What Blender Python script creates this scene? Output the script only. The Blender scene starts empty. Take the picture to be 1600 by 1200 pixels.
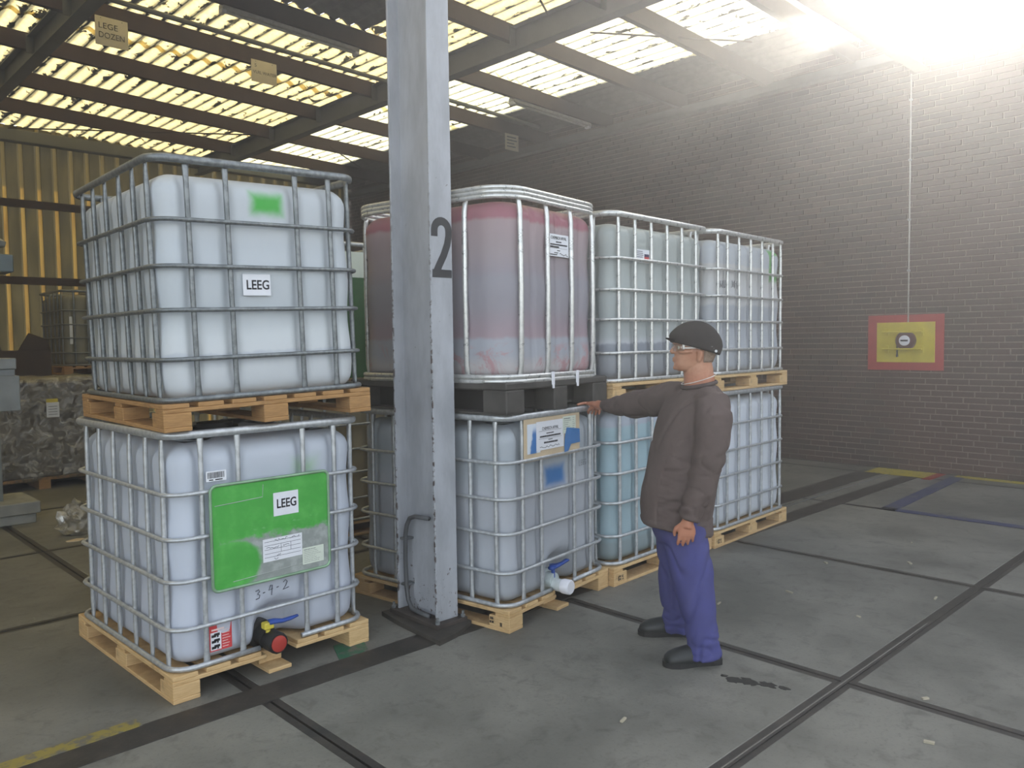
import bpy, bmesh, math, random
from mathutils import Vector, Matrix, noise as mnoise
PI = math.pi
PITCHC = .2                                   # pitch of the roof corrugations
rnd = random.Random(7)
sc = bpy.context.scene
col = sc.collection

# ------------------------------------------------------------------ camera, sky, exposure
cam_d = bpy.data.cameras.new('camera'); cam = bpy.data.objects.new('camera', cam_d); col.objects.link(cam)
YAW, PITCH, ROLL = math.radians(46.07), math.radians(-3.037), math.radians(-0.724)
fw = Vector((math.cos(YAW)*math.cos(PITCH), math.sin(YAW)*math.cos(PITCH), math.sin(PITCH)))
rt = Vector((math.sin(YAW), -math.cos(YAW), 0)); up = rt.cross(fw)
r2 = math.cos(ROLL)*rt + math.sin(ROLL)*up; u2 = -math.sin(ROLL)*rt + math.cos(ROLL)*up
m = Matrix((r2, u2, -fw)).transposed().to_4x4(); m.translation = Vector((-1.327, -3.592, 1.6135))
cam.matrix_world = m
cam_d.sensor_fit = 'HORIZONTAL'; cam_d.sensor_width = 36.0; cam_d.lens = 1249.5/1600*36.0
cam_d.clip_start = 0.02
sc.camera = cam

SUN_EL, SUN_AZ = math.radians(19.6), math.radians(21.2)      # azimuth from +X towards +Y
world = bpy.data.worlds.new('sky'); sc.world = world; world.use_nodes = True
wn = world.node_tree; wn.nodes.clear()
sky = wn.nodes.new('ShaderNodeTexSky'); sky.sky_type = 'NISHITA'; sky.sun_disc = False
sky.sun_elevation = SUN_EL; sky.sun_rotation = PI/2 - SUN_AZ
sky.air_density = 1.0; sky.dust_density = 2.5; sky.ozone_density = 1.0
bg = wn.nodes.new('ShaderNodeBackground'); bg.inputs['Strength'].default_value = 0.42
wo = wn.nodes.new('ShaderNodeOutputWorld')
bw = wn.nodes.new('ShaderNodeRGBToBW'); wn.links.new(sky.outputs[0], bw.inputs[0])      # thin high cloud: most of the blue is gone
wmx = wn.nodes.new('ShaderNodeMix'); wmx.data_type = 'RGBA'; wmx.inputs[0].default_value = 0.72
wn.links.new(sky.outputs[0], wmx.inputs[6]); wn.links.new(bw.outputs[0], wmx.inputs[7])
wn.links.new(wmx.outputs[2], bg.inputs[0]); wn.links.new(bg.outputs[0], wo.inputs[0])
sun_d = bpy.data.lights.new('sun', 'SUN'); sun_d.energy = 4.0; sun_d.angle = math.radians(0.8); sun_d.color = (1.0, 0.93, 0.80)
sun = bpy.data.objects.new('sun', sun_d); col.objects.link(sun)
sdir = Vector((math.cos(SUN_EL)*math.cos(SUN_AZ), math.cos(SUN_EL)*math.sin(SUN_AZ), math.sin(SUN_EL)))
sun.rotation_euler = sdir.to_track_quat('Z', 'Y').to_euler(); sun.location = (12, 5, 12)
vs = sc.view_settings; vs.view_transform = 'Standard'; vs.look = 'None'; vs.exposure = 1.12; vs.gamma = 1.0
vs.use_curve_mapping = False
sc.cycles.use_denoising = True
sc.cycles.max_bounces = 8; sc.cycles.diffuse_bounces = 5; sc.cycles.transparent_max_bounces = 12
sc.cycles.sample_clamp_indirect = 6.0

# ------------------------------------------------------------------ helpers
def lin(c):
    return tuple(((v/255)/12.92 if v/255 <= .04045 else ((v/255+.055)/1.055)**2.4) for v in c) + (1.0,)

class NT:
    """small wrapper for building a material's nodes"""
    def __init__(s, name):
        s.m = bpy.data.materials.new(name); s.m.use_nodes = True; s.t = s.m.node_tree; s.t.nodes.clear()
        s.out = s.t.nodes.new('ShaderNodeOutputMaterial')
    def n(s, typ, **kw):
        nd = s.t.nodes.new(typ)
        for k, v in kw.items(): setattr(nd, k, v)
        return nd
    def put(s, sock, v):
        if isinstance(v, bpy.types.NodeSocket): s.t.links.new(v, sock)
        elif v is not None: sock.default_value = v
    def math(s, op, a, b=None, clamp=False):
        nd = s.n('ShaderNodeMath', operation=op, use_clamp=clamp); s.put(nd.inputs[0], a)
        if b is not None: s.put(nd.inputs[1], b)
        return nd.outputs[0]
    def obj(s): return s.n('ShaderNodeTexCoord').outputs['Object']
    def pos(s): return s.n('ShaderNodeNewGeometry').outputs['Position']
    def island(s): return s.n('ShaderNodeNewGeometry').outputs['Random Per Island']
    def orand(s): return s.n('ShaderNodeObjectInfo').outputs['Random']
    def scale(s, v, sc_):
        nd = s.n('ShaderNodeMapping'); s.put(nd.inputs['Vector'], v); nd.inputs['Scale'].default_value = sc_; return nd.outputs[0]
    def noise(s, v, scale, detail=3, rough=.55, dist=0.0):
        nd = s.n('ShaderNodeTexNoise'); s.put(nd.inputs['Vector'], v)
        nd.inputs['Scale'].default_value = scale; nd.inputs['Detail'].default_value = detail
        nd.inputs['Roughness'].default_value = rough; nd.inputs['Distortion'].default_value = dist
        return nd.outputs['Fac']
    def xyz(s, v):
        nd = s.n('ShaderNodeSeparateXYZ'); s.put(nd.inputs[0], v); return nd.outputs
    def ss(s, x, a, b):
        nd = s.n('ShaderNodeMapRange', interpolation_type='SMOOTHSTEP'); s.put(nd.inputs[0], x)
        nd.inputs[1].default_value = a; nd.inputs[2].default_value = b; return nd.outputs[0]
    def mix(s, f, a, b, mode='MIX'):
        nd = s.n('ShaderNodeMix', data_type='RGBA', blend_type=mode); s.put(nd.inputs[0], f)
        s.put(nd.inputs[6], a); s.put(nd.inputs[7], b); return nd.outputs[2]
    def ramp(s, f, stops, interp='LINEAR'):
        nd = s.n('ShaderNodeValToRGB'); cr = nd.color_ramp; cr.interpolation = interp
        while len(cr.elements) < len(stops): cr.elements.new(0.5)
        for e, (p, c) in zip(cr.elements, stops): e.position = p; e.color = c
        s.put(nd.inputs[0], f); return nd.outputs[0]
    def bump(s, h, strength=.3, dist=.01):
        nd = s.n('ShaderNodeBump'); s.put(nd.inputs['Height'], h)
        nd.inputs['Strength'].default_value = strength; nd.inputs['Distance'].default_value = dist; return nd.outputs[0]
    def bsdf(s, color, rough=.6, metal=0.0, normal=None, spec=.4):
        nd = s.n('ShaderNodeBsdfPrincipled'); s.put(nd.inputs['Base Color'], color); s.put(nd.inputs['Roughness'], rough)
        nd.inputs['Metallic'].default_value = metal; nd.inputs['Specular IOR Level'].default_value = spec
        if normal is not None: s.put(nd.inputs['Normal'], normal)
        return nd.outputs[0]
    def done(s, sh): s.t.links.new(sh, s.out.inputs[0]); return s.m

def simple(name, rgb, rough=.6, metal=0.0, var=.12, scale=18, bump=.0, spec=.4):
    t = NT(name); o = t.obj(); f = t.noise(o, scale, 4)
    a = lin(rgb); d = tuple(c*(1-var*2) for c in a[:3])+(1,)
    c = t.mix(t.ss(f, .3, .7), d, a)
    return t.done(t.bsdf(c, rough, metal, t.bump(f, bump) if bump else None, spec))

class MB:
    """collects vertices and faces of one mesh"""
    def __init__(s): s.v = []; s.f = []; s.mi = []; s.m = 0
    def add(s, vs, fs):
        b = len(s.v); s.v += [tuple(p) for p in vs]; s.f += [tuple(i+b for i in f) for f in fs]; s.mi += [s.m]*len(fs); return s
    def box(s, a, b, c=0.0):
        x0, y0, z0 = a; x1, y1, z1 = b
        if c <= 0:
            return s.add([(x0,y0,z0),(x1,y0,z0),(x1,y1,z0),(x0,y1,z0),(x0,y0,z1),(x1,y0,z1),(x1,y1,z1),(x0,y1,z1)],
                [(0,3,2,1),(4,5,6,7),(0,1,5,4),(1,2,6,5),(2,3,7,6),(3,0,4,7)])
        bm = bmesh.new(); bmesh.ops.create_cube(bm, size=1)
        for v in bm.verts: v.co = Vector(((x0+x1)/2+v.co.x*(x1-x0), (y0+y1)/2+v.co.y*(y1-y0), (z0+z1)/2+v.co.z*(z1-z0)))
        bmesh.ops.bevel(bm, geom=bm.edges[:], offset=c, segments=1, affect='EDGES')
        s.bm(bm); return s
    def bm(s, bm):
        bm.verts.index_update(); s.add([v.co[:] for v in bm.verts], [[v.index for v in f.verts] for f in bm.faces]); bm.free()
    def prism(s, pts, axis, lo, hi):
        """polygon pts (two coordinates) extruded along axis 0/1/2"""
        n = len(pts)
        def P(p, h):
            q = list(p); q.insert(axis, h); return q
        vs_ = [P(p, lo) for p in pts]+[P(p, hi) for p in pts]
        fs = [tuple(range(n))[::-1], tuple(range(n, 2*n))]+[(i, (i+1) % n, n+(i+1) % n, n+i) for i in range(n)]
        return s.add(vs_, fs)
    def tube(s, pts, r, n=8, closed=False, caps=True, flat=None):
        """sweep a circle (or ellipse) along pts; r is a number, or one (ra, rb) per point; flat is the reference 'up' vector"""
        pts = [Vector(p) for p in pts]; N = len(pts); rings = []
        ref = Vector(flat) if flat is not None else None
        prev = None
        for i, p in enumerate(pts):
            if closed: t = pts[(i+1) % N]-pts[i-1]
            else: t = pts[min(i+1, N-1)]-pts[max(i-1, 0)]
            t.normalize()
            if ref is not None: a = ref-t*ref.dot(t)
            elif prev is None:
                a = Vector((0,0,1)) if abs(t.z) < .9 else Vector((1,0,0)); a = a-t*a.dot(t)
            else: a = prev-t*prev.dot(t)
            if a.length < 1e-6: a = t.orthogonal()
            a.normalize(); prev = a; b = t.cross(a)
            rr = r[i] if isinstance(r, list) else r
            ra, rb = rr if isinstance(rr, tuple) else (rr, rr)
            rings.append([p+a*ra*math.cos(2*PI*k/n)+b*rb*math.sin(2*PI*k/n) for k in range(n)])
        vs_ = [q for R in rings for q in R]; fs = []
        for i in range(N if closed else N-1):
            j = (i+1) % N
            for k in range(n): fs.append((i*n+k, i*n+(k+1) % n, j*n+(k+1) % n, j*n+k))
        if not closed and caps: fs += [tuple(range(n))[::-1], tuple(range((N-1)*n, N*n))]
        return s.add(vs_, fs)
    def lathe(s, prof, c, axis=2, n=20):
        """prof: (radius, height) pairs round an axis through c"""
        vs_ = []
        for r, h in prof:
            for k in range(n):
                a = 2*PI*k/n; p = [r*math.cos(a), r*math.sin(a)]; p.insert(axis, h); vs_.append((p[0]+c[0], p[1]+c[1], p[2]+c[2]))
        fs = [(i*n+k, i*n+(k+1) % n, (i+1)*n+(k+1) % n, (i+1)*n+k) for i in range(len(prof)-1) for k in range(n)]
        fs += [tuple(range(n))[::-1], tuple(range((len(prof)-1)*n, len(prof)*n))]
        return s.add(vs_, fs)
    def loft(s, rings, caps=True):
        n = len(rings[0]); vs_ = [p for R in rings for p in R]
        fs = [(i*n+k, i*n+(k+1) % n, (i+1)*n+(k+1) % n, (i+1)*n+k) for i in range(len(rings)-1) for k in range(n)]
        if caps: fs += [tuple(range(n))[::-1], tuple(range((len(rings)-1)*n, len(rings)*n))]
        return s.add(vs_, fs)
    def mesh(s, name, mats, smooth=False, fix=True):
        me = bpy.data.meshes.new(name); me.from_pydata(s.v, [], s.f)
        for mt in (mats if isinstance(mats, (list, tuple)) else [mats]): me.materials.append(mt)
        me.polygons.foreach_set('material_index', s.mi)
        if fix:
            bm = bmesh.new(); bm.from_mesh(me); bmesh.ops.recalc_face_normals(bm, faces=bm.faces); bm.to_mesh(me); bm.free()
        if smooth == 'auto':
            me.shade_smooth(); me.set_sharp_from_angle(angle=math.radians(40))
        elif smooth: me.shade_smooth()
        me.update(); return me
    def build(s, name, mats, parent=None, smooth=False, loc=None, rot=None, fix=True):
        return put(name, s.mesh(name, mats, smooth, fix), parent, loc, rot)

def put(name, me, parent=None, loc=None, rot=None, scale=None):
    o = bpy.data.objects.new(name, me); col.objects.link(o)
    if parent is not None: o.parent = parent
    if loc is not None: o.location = loc
    if rot is not None: o.rotation_euler = rot
    if scale is not None: o.scale = scale
    return o
def tag(o, label=None, cat=None, group=None, kind=None):
    if label: o['label'] = label
    if cat: o['category'] = cat
    if group: o['group'] = group
    if kind: o['kind'] = kind
    return o
def thing(name, label, cat, loc=(0,0,0), rz=0.0, group=None):
    o = put(name, None, None, loc, (0,0,rz)); return tag(o, label, cat, group)

def lettering(name, txt, size, mat, parent, loc, rot=(PI/2,0,0), align='CENTER', sx=1.0, bold=0.0):
    cu = bpy.data.curves.new(name, 'FONT'); cu.body = txt; cu.size = size; cu.align_x = align; cu.align_y = 'CENTER'
    cu.extrude = .0004; cu.offset = bold; cu.resolution_u = 3; cu.space_line = .95
    o = bpy.data.objects.new(name, cu); col.objects.link(o)
    dg = bpy.context.evaluated_depsgraph_get(); dg.update()
    me = bpy.data.meshes.new_from_object(o.evaluated_get(dg)); me.name = name
    bpy.data.objects.remove(o); bpy.data.curves.remove(cu)
    me.materials.clear(); me.materials.append(mat)
    return put(name, me, parent, loc, rot, (sx, 1, 1))

def stroke(mb, pts, w, y, t=.0006):
    """flat pen stroke in the x-z plane at depth y"""
    pts = [Vector((p[0], p[1])) for p in pts]; L = []; R = []
    for i, p in enumerate(pts):
        d = (pts[min(i+1, len(pts)-1)]-pts[max(i-1, 0)]); d.normalize(); nn = Vector((-d.y, d.x))*w/2
        L.append(p+nn); R.append(p-nn)
    for i in range(len(pts)-1):
        a, b, c, d = L[i], L[i+1], R[i+1], R[i]
        mb.add([(a.x,y,a.y),(b.x,y,b.y),(c.x,y,c.y),(d.x,y,d.y),(a.x,y-t,a.y),(b.x,y-t,b.y),(c.x,y-t,c.y),(d.x,y-t,d.y)],
               [(0,1,2,3),(7,6,5,4),(0,4,5,1),(2,6,7,3)])

def rrect(w, d, r, n=6, inset=0.0):
    """closed rounded rectangle from (inset, inset) to (w-inset, d-inset)"""
    P = []
    x0, y0, x1, y1 = inset, inset, w-inset, d-inset
    for cx, cy, a0 in ((x1-r, y0+r, -PI/2), (x1-r, y1-r, 0), (x0+r, y1-r, PI/2), (x0+r, y0+r, PI)):
        for k in range(n+1):
            a = a0+PI/2*k/n; P.append((cx+r*math.cos(a), cy+r*math.sin(a)))
    return P

# ------------------------------------------------------------------ materials
def mat_concrete():
    t = NT('concrete'); p = t.pos(); o = t.orand()
    big = t.noise(p, 1.1, 5, .6); fine = t.noise(p, 55, 3, .7); mid = t.noise(p, 9, 4, .65, .6)
    c = t.mix(t.ss(big, .32, .68), lin((96,95,88)), lin((128,126,117)))
    c = t.mix(t.math('MULTIPLY', t.ss(mid, .50, .74), .6), c, lin((78,77,71)))
    c = t.mix(t.math('MULTIPLY', t.ss(fine, .52, .75), .5), c, lin((72,71,67)))
    c = t.mix(t.math('MULTIPLY', t.ss(t.noise(p, 3.3, 5, .75, 1.5), .66, .72), .55), c, lin((52,50,47)))
    c = t.mix(t.math('MULTIPLY', t.ss(t.noise(t.scale(p, (1,.35,1)), 5, 5, .7, 1.0), .70, .76), .35), c, lin((176,174,165)))
    c = t.mix(t.math('MULTIPLY', t.math('SUBTRACT', o, .5), .22), c, (0,0,0,1))
    return t.done(t.bsdf(c, t.math('ADD', t.math('MULTIPLY', mid, .25), .48), 0, t.bump(fine, .25, .004), .35))
def mat_steel_edge():
    t = NT('dark_steel_edge'); p = t.pos(); f = t.noise(p, 7, 5, .7); g = t.noise(p, 60, 3)
    c = t.mix(t.ss(f, .35, .7), lin((44,42,39)), lin((66,61,55)))
    c = t.mix(t.math('MULTIPLY', t.ss(g, .55, .75), .4), c, lin((94,86,76)))
    return t.done(t.bsdf(c, .55, 0, t.bump(g, .3, .003), .4))
def mat_brick():
    t = NT('brown_brick'); p = t.pos(); i = t.island()
    c = t.ramp(i, [(0, lin((70,56,51))), (.35, lin((84,68,61))), (.6, lin((92,72,64))), (.8, lin((76,66,61))), (1, lin((104,82,72)))])
    f = t.noise(p, 40, 3, .7)
    c = t.mix(t.math('MULTIPLY', t.ss(f, .45, .8), .5), c, lin((58,50,47)))
    c = t.mix(t.math('MULTIPLY', t.ss(t.noise(p, .9, 4, .6, .5), .52, .72), .55), c, lin((86,80,70)))
    c = t.mix(t.math('MULTIPLY', t.ss(t.noise(t.scale(p, (1,2.2,1)), 2.5, 5, .8, 1.2), .70, .77), .6), c, lin((160,156,148)))
    return t.done(t.bsdf(c, .8, 0, t.bump(f, .3, .004), .25))
def mat_mortar():
    t = NT('mortar'); p = t.pos(); f = t.noise(p, 30, 3)
    c = t.mix(t.ss(f, .3, .7), lin((140,131,120)), lin((164,154,142)))
    c = t.mix(t.math('MULTIPLY', t.ss(t.noise(p, 1.0, 4), .5, .68), .7), c, lin((98,88,80)))
    return t.done(t.bsdf(c, .9))
def mat_galv(name='galvanised_steel', a=(176,179,180), b=(200,203,204), rough=.38, metal=.55):
    t = NT(name); o = t.obj(); f = t.noise(o, 34, 4, .6)
    c = t.mix(t.ss(f, .35, .65), lin(a), lin(b))
    return t.done(t.bsdf(c, t.math('ADD', t.math('MULTIPLY', f, .2), rough-.1), metal, None, .5))
def mat_wood(name, a, b):
    t = NT(name); o = t.obj(); r = t.orand(); i = t.island()
    g = t.noise(t.scale(o, (3, 3, 40)), 4, 5, .6, .8)
    c = t.mix(t.ss(g, .3, .7), lin(a), lin(b))
    c = t.mix(t.math('MULTIPLY', r, .32), c, lin((150,112,72)))
    c = t.mix(t.math('MULTIPLY', t.ss(t.noise(o, 7, 4, .7), .56, .74), .4), c, lin((96,78,58)))
    return t.done(t.bsdf(c, .75, 0, t.bump(g, .2, .003), .25))
def mat_sheet(name='yellowed_translucent_sheet', ca=(218,198,132), cb=(196,168,100)):
    """yellowed translucent corrugated sheet with shading painted dark along its troughs and leaf litter lying on it"""
    t = NT(name); p = t.pos(); x, y, z = t.xyz(p)
    ph = t.math('SINE', t.math('MULTIPLY', x, 2*PI/PITCHC))
    f = t.noise(p, 22, 4, .7)
    c = t.mix(t.ss(f, .3, .75), lin(ca), lin(cb))
    trough = t.ss(ph, -.82, -.96)
    c = t.mix(t.math('MULTIPLY', trough, .85), c, lin((60,53,34)))  # dark lines put into the colour for the shading of the corrugation
    n1 = t.noise(t.scale(p, (1, .45, 0)), 9, 5, .72, .6)
    n2 = t.noise(t.scale(p, (1, 1, 0)), 1.3, 2)
    pile = t.math('ADD', n1, t.math('MULTIPLY', n2, .35))
    pile = t.math('ADD', pile, t.math('MULTIPLY', ph, -.075))
    pile = t.math('SUBTRACT', pile, t.math('MULTIPLY', t.ss(x, 5.0, 6.2), .03))
    pm = t.ss(pile, .735, .75)
    c = t.mix(pm, c, lin((26,24,16)))
    df = t.n('ShaderNodeBsdfDiffuse'); t.put(df.inputs[0], t.mix(.55, c, (0,0,0,1)))
    tr = t.n('ShaderNodeBsdfTranslucent'); t.put(tr.inputs[0], c)
    mx = t.n('ShaderNodeMixShader'); mx.inputs[0].default_value = .82
    t.t.links.new(df.outputs[0], mx.inputs[1]); t.t.links.new(tr.outputs[0], mx.inputs[2])
    return t.done(mx.outputs[0])
def mat_wallsheet():
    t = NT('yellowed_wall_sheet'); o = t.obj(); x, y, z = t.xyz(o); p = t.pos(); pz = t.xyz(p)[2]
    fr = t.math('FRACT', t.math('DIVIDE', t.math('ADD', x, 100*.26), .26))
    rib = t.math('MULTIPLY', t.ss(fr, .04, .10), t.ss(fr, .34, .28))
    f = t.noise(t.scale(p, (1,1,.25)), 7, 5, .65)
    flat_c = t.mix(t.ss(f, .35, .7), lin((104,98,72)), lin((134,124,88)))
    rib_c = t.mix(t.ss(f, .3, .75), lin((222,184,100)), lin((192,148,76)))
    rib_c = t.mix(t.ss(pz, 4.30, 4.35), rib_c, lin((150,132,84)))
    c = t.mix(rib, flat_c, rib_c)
    df = t.n('ShaderNodeBsdfDiffuse'); t.put(df.inputs[0], t.mix(.3, c, (0,0,0,1)))
    tr = t.n('ShaderNodeBsdfTranslucent'); t.put(tr.inputs[0], c)
    fac = t.math('ADD', t.math('MULTIPLY', rib, .30), .13)
    mx = t.n('ShaderNodeMixShader'); t.put(mx.inputs[0], fac)
    t.t.links.new(df.outputs[0], mx.inputs[1]); t.t.links.new(tr.outputs[0], mx.inputs[2])
    return t.done(mx.outputs[0])

def mat_bottle(name, base, bands=None, noise_amp=.02, dark=.15, paints=(), spaints=(), splotch=None, rough=.42, zlen=1.25, trans=.22):
    """milky plastic; bands (height, colour) are what stands inside or has dried on the wall; paints are sprayed patches"""
    t = NT(name); o = t.obj(); x, y, z = t.xyz(o)
    n1 = t.noise(t.scale(o, (6, 6, 1.3)), 2.0, 5, .65); n2 = t.noise(o, 3.0, 4, .6)
    zz = t.math('ADD', z, t.math('MULTIPLY', t.math('SUBTRACT', n1, .5), noise_amp*2))
    if bands:
        stops = [(max(0, min(1, h/zlen)), lin(c)) for h, c in bands]
        c = t.ramp(t.math('DIVIDE', zz, zlen), stops)
    else: c = lin(base)
    c = t.mix(t.math('MULTIPLY', t.ss(n2, .35, .75), dark), c, tuple(v*.55 for v in lin(base)[:3])+(1,))
    if splotch:
        sc_, z0, z1 = splotch
        k = t.math('MULTIPLY', t.ss(t.noise(o, 5.5, 5, .75, .8), .5, .62), t.math('MULTIPLY', t.ss(z, z0-.06, z0), t.ss(z, z1, z1-.09)))
        c = t.mix(k, c, lin(sc_))
    for (px, pz, hx, hz, soft, rgb) in paints:
        dx = t.math('SUBTRACT', t.math('ABSOLUTE', t.math('SUBTRACT', x, px)), hx)
        dz = t.math('SUBTRACT', t.math('ABSOLUTE', t.math('SUBTRACT', z, pz)), hz)
        d = t.math('ADD', t.math('MAXIMUM', dx, dz), t.math('MULTIPLY', t.math('SUBTRACT', t.noise(o, 22, 3, .6), .5), soft*.7))
        k = t.math('MULTIPLY', t.ss(d, soft, -soft), t.ss(y, .2, .14))
        c = t.mix(k, c, lin(rgb))
    for (py, pz, hy, hz, soft, rgb, hole) in spaints:
        dy = t.math('SUBTRACT', t.math('ABSOLUTE', t.math('SUBTRACT', y, py)), hy)
        dz = t.math('SUBTRACT', t.math('ABSOLUTE', t.math('SUBTRACT', z, pz)), hz)
        d = t.math('ADD', t.math('MAXIMUM', dy, dz), t.math('MULTIPLY', t.math('SUBTRACT', t.noise(o, 16, 4, .7), .5), soft*1.4))
        k = t.math('MULTIPLY', t.ss(d, soft, -soft), t.ss(x, .2, .14))
        k = t.math('MULTIPLY', k, t.ss(d, -hole, -hole+.02))
        c = t.mix(k, c, lin(rgb))
    pr = t.bsdf(c, rough, 0, t.bump(n1, .06, .01), .35)
    tr = t.n('ShaderNodeBsdfTranslucent'); t.put(tr.inputs[0], c)
    mx = t.n('ShaderNodeMixShader'); mx.inputs[0].default_value = trans
    t.t.links.new(pr, mx.inputs[1]); t.t.links.new(tr.outputs[0], mx.inputs[2])
    return t.done(mx.outputs[0])

M = {}
M['concrete'] = mat_concrete(); M['edge'] = mat_steel_edge(); M['brick'] = mat_brick(); M['mortar'] = mat_mortar()
M['galv'] = mat_galv(); M['galv_dark'] = mat_galv('weathered_galvanised_steel', (104,109,110), (138,142,143), .42)
M['galv_bright'] = mat_galv('bright_galvanised_steel', (196,197,194), (216,216,212), .3)
M['wood'] = mat_wood('pallet_wood', (196,162,112), (222,192,142))
M['wood_old'] = mat_wood('weathered_pallet_wood', (150,112,70), (186,146,96))
M['sheet'] = mat_sheet('yellowed_translucent_sheet', (200,186,136), (182,160,104)); M['sheet_sunglow'] = mat_sheet('sunglow_translucent_sheet', (226,220,182), (212,200,150)); M['wallsheet'] = mat_wallsheet()  # the paler copy has the glow near the sun put into its colour
M['opaque'] = simple('grey_fibre_cement', (112,112,108), .85, 0, .18, 9, .15)
M['purlin'] = simple('brown_purlin_timber', (74,58,48), .8, 0, .15, 6, .1)
M['rafter'] = simple('grey_painted_rafter', (112,114,112), .6, 0, .1, 5)
M['paper'] = simple('white_paper', (226,228,232), .7, 0, .02, 8)
M['paper_cream'] = simple('cream_paper', (214,222,206), .7, 0, .03, 8)
M['card'] = simple('greyed_white_card', (214,206,186), .7, 0, .04, 8)
M['tan'] = simple('tan_board', (206,186,154), .7, 0, .06, 8)
M['ink'] = simple('black_ink', (26,26,32), .6, 0, .0)
M['inkgrey'] = simple('grey_print', (96,98,108), .7, 0, .0)
M['pen'] = simple('marker_pen', (66,70,84), .6, 0, .0)
M['black'] = simple('black_plastic', (34,33,32), .5, 0, .1, 14)
M['blackpal'] = simple('dusty_black_plastic', (76,73,69), .65, 0, .2, 10)
M['red'] = simple('red_cap', (176,58,48), .5, 0, .08)
M['blue'] = simple('blue_plastic', (44,78,158), .45, 0, .08)
M['yellowcap'] = simple('yellow_plastic', (214,196,70), .5, 0, .08)
M['whitecap'] = simple('white_plastic', (232,232,236), .4, 0, .03)

# ------------------------------------------------------------------ floor
floor = tag(put('floor', None), kind='structure')
XJ = [-5.67+2*k for k in range(10)]                  # joints across: ..., .33, 2.33, 4.33, 6.33 ...
YJ = [-9.4, -7.55, -5.7, -3.86, -2.02, -.18, 1.66, 3.5, 5.34, 7.18, 9.02, 10.86, 12.7]
def slab_mesh(w, d, e):
    b = MB(); g = .006
    # steel angle round the rim, concrete inside it, a hair proud
    o = [(g,g),(w-g,g),(w-g,d-g),(g,d-g)]; i = [(e,e),(w-e,e),(w-e,d-e),(e,d-e)]
    b.m = 1
    b.add([(x,y,-.002) for x, y in o]+[(x,y,-.002) for x, y in i]+[(x,y,-.14) for x, y in o],
          [(0,1,5,4),(1,2,6,5),(2,3,7,6),(3,0,4,7)]+[(k, 8+k, 8+(k+1)%4, (k+1)%4) for k in range(4)])
    b.m = 0
    j = [(e+.004,e+.004),(w-e-.004,e+.004),(w-e-.004,d-e-.004),(e+.004,d-e-.004)]
    b.add([(x,y,-.002) for x, y in i]+[(x,y,.0) for x, y in j], [(0,1,5,4),(1,2,6,5),(2,3,7,6),(3,0,4,7),(4,5,6,7)])
    return b.mesh('concrete_slab', [M['concrete'], M['edge']], fix=False)
slabs = {}
for xi in range(len(XJ)-1):
    for yi in range(len(YJ)-1):
        x0, x1, y0, y1 = XJ[xi], min(XJ[xi+1], 8.78), YJ[yi], YJ[yi+1]
        if x1-x0 < .2: continue
        k = (round(x1-x0, 3), round(y1-y0, 3))
        if k not in slabs: slabs[k] = slab_mesh(x1-x0, y1-y0, .042)
        put('concrete_slab', slabs[k], floor, (x0, y0, 0))
MB().box((-60,-60,-.3), (60,60,-.142)).build('sub_base', M['edge'], floor)
b = MB(); b.box((-60,-60,-.14), (60,-9.42,-.004)); b.box((-60,-9.42,-.14), (-5.7,40,-.004)); b.build('outer_paving', M['concrete'], floor)
b = MB(); b.box((-5.6,-.27,-.001), (8.74,-.09,.0035)); b.box((4.9,.14,-.001), (8.5,.42,.0035)); b.build('drain_cover', M['edge'], floor)
b = MB(); b.box((4.9,.055,-.001), (8.5,.085,.004)); b.build('drain_edge', M['galv_dark'], floor)
b = MB(); b.box((-5.5,-2.035,.0), (8.7,-2.006,.003)); b.build('joint_strip', M['edge'], floor)
b = MB(); b.box((-.3,-2.023,.001), (3.4,-2.017,.0045)); b.build('joint_bead', simple('pale_joint_bead', (122,118,110), .7), floor)
def mat_floorpaint(name, rgb, th=.5):
    t = NT(name); p = t.pos(); f = t.noise(p, 24, 5, .7); g = t.noise(p, 3, 3)
    wear = t.ss(t.math('ADD', t.math('MULTIPLY', f, .6), t.math('MULTIPLY', g, .4)), th-.05, th+.06)
    return t.done(t.bsdf(t.mix(wear, lin(rgb), lin((96,94,86))), .6))
MY = mat_floorpaint('worn_yellow_paint', (176,160,48), .56); MYo = mat_floorpaint('old_yellow_paint', (140,126,62), .50); MBl = mat_floorpaint('worn_blue_paint', (52,60,96), .57)
MG = mat_floorpaint('worn_green_paint', (40,96,70), .52); MR = mat_floorpaint('worn_red_paint', (150,52,44), .6)
def fq(b, pts, z0=.0005, z1=.0042): b.prism(pts, 2, z0, z1)
b = MB(); fq(b, [(8.30,.34),(8.30,-.33),(8.74,-.33),(8.74,.34)]); b.build('painted_rectangle', MY, floor)
b = MB(); fq(b, [(8.22,-.33),(8.22,-.43),(8.74,-.43),(8.74,-.33)]); b.build('painted_end_mark', MR, floor)
b = MB(); fq(b, [(6.30,-.62),(6.30,-.76),(8.60,-.66),(8.60,-.52)]); fq(b, [(6.30,-.62),(6.42,-.62),(6.42,-3.8),(6.30,-3.8)]); b.build('painted_blue_line', MBl, floor)
b = MB(); fq(b, [(8.60,-.55),(8.74,-.55),(8.74,-5),(8.60,-5)]); b.build('painted_wall_line', MY, floor)
b = MB(); fq(b, [(-1.8,-.05),(-1.8,-.14),(-.17,-.10),(-.17,-.02)], .003, .0065); b.build('painted_yellow_line', MYo, floor)
b = MB(); fq(b, [(.80,-.09),(.98,-.08),(1.06,.10),(.88,.10)]); b.build('painted_green_patch', MG, floor)
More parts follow.
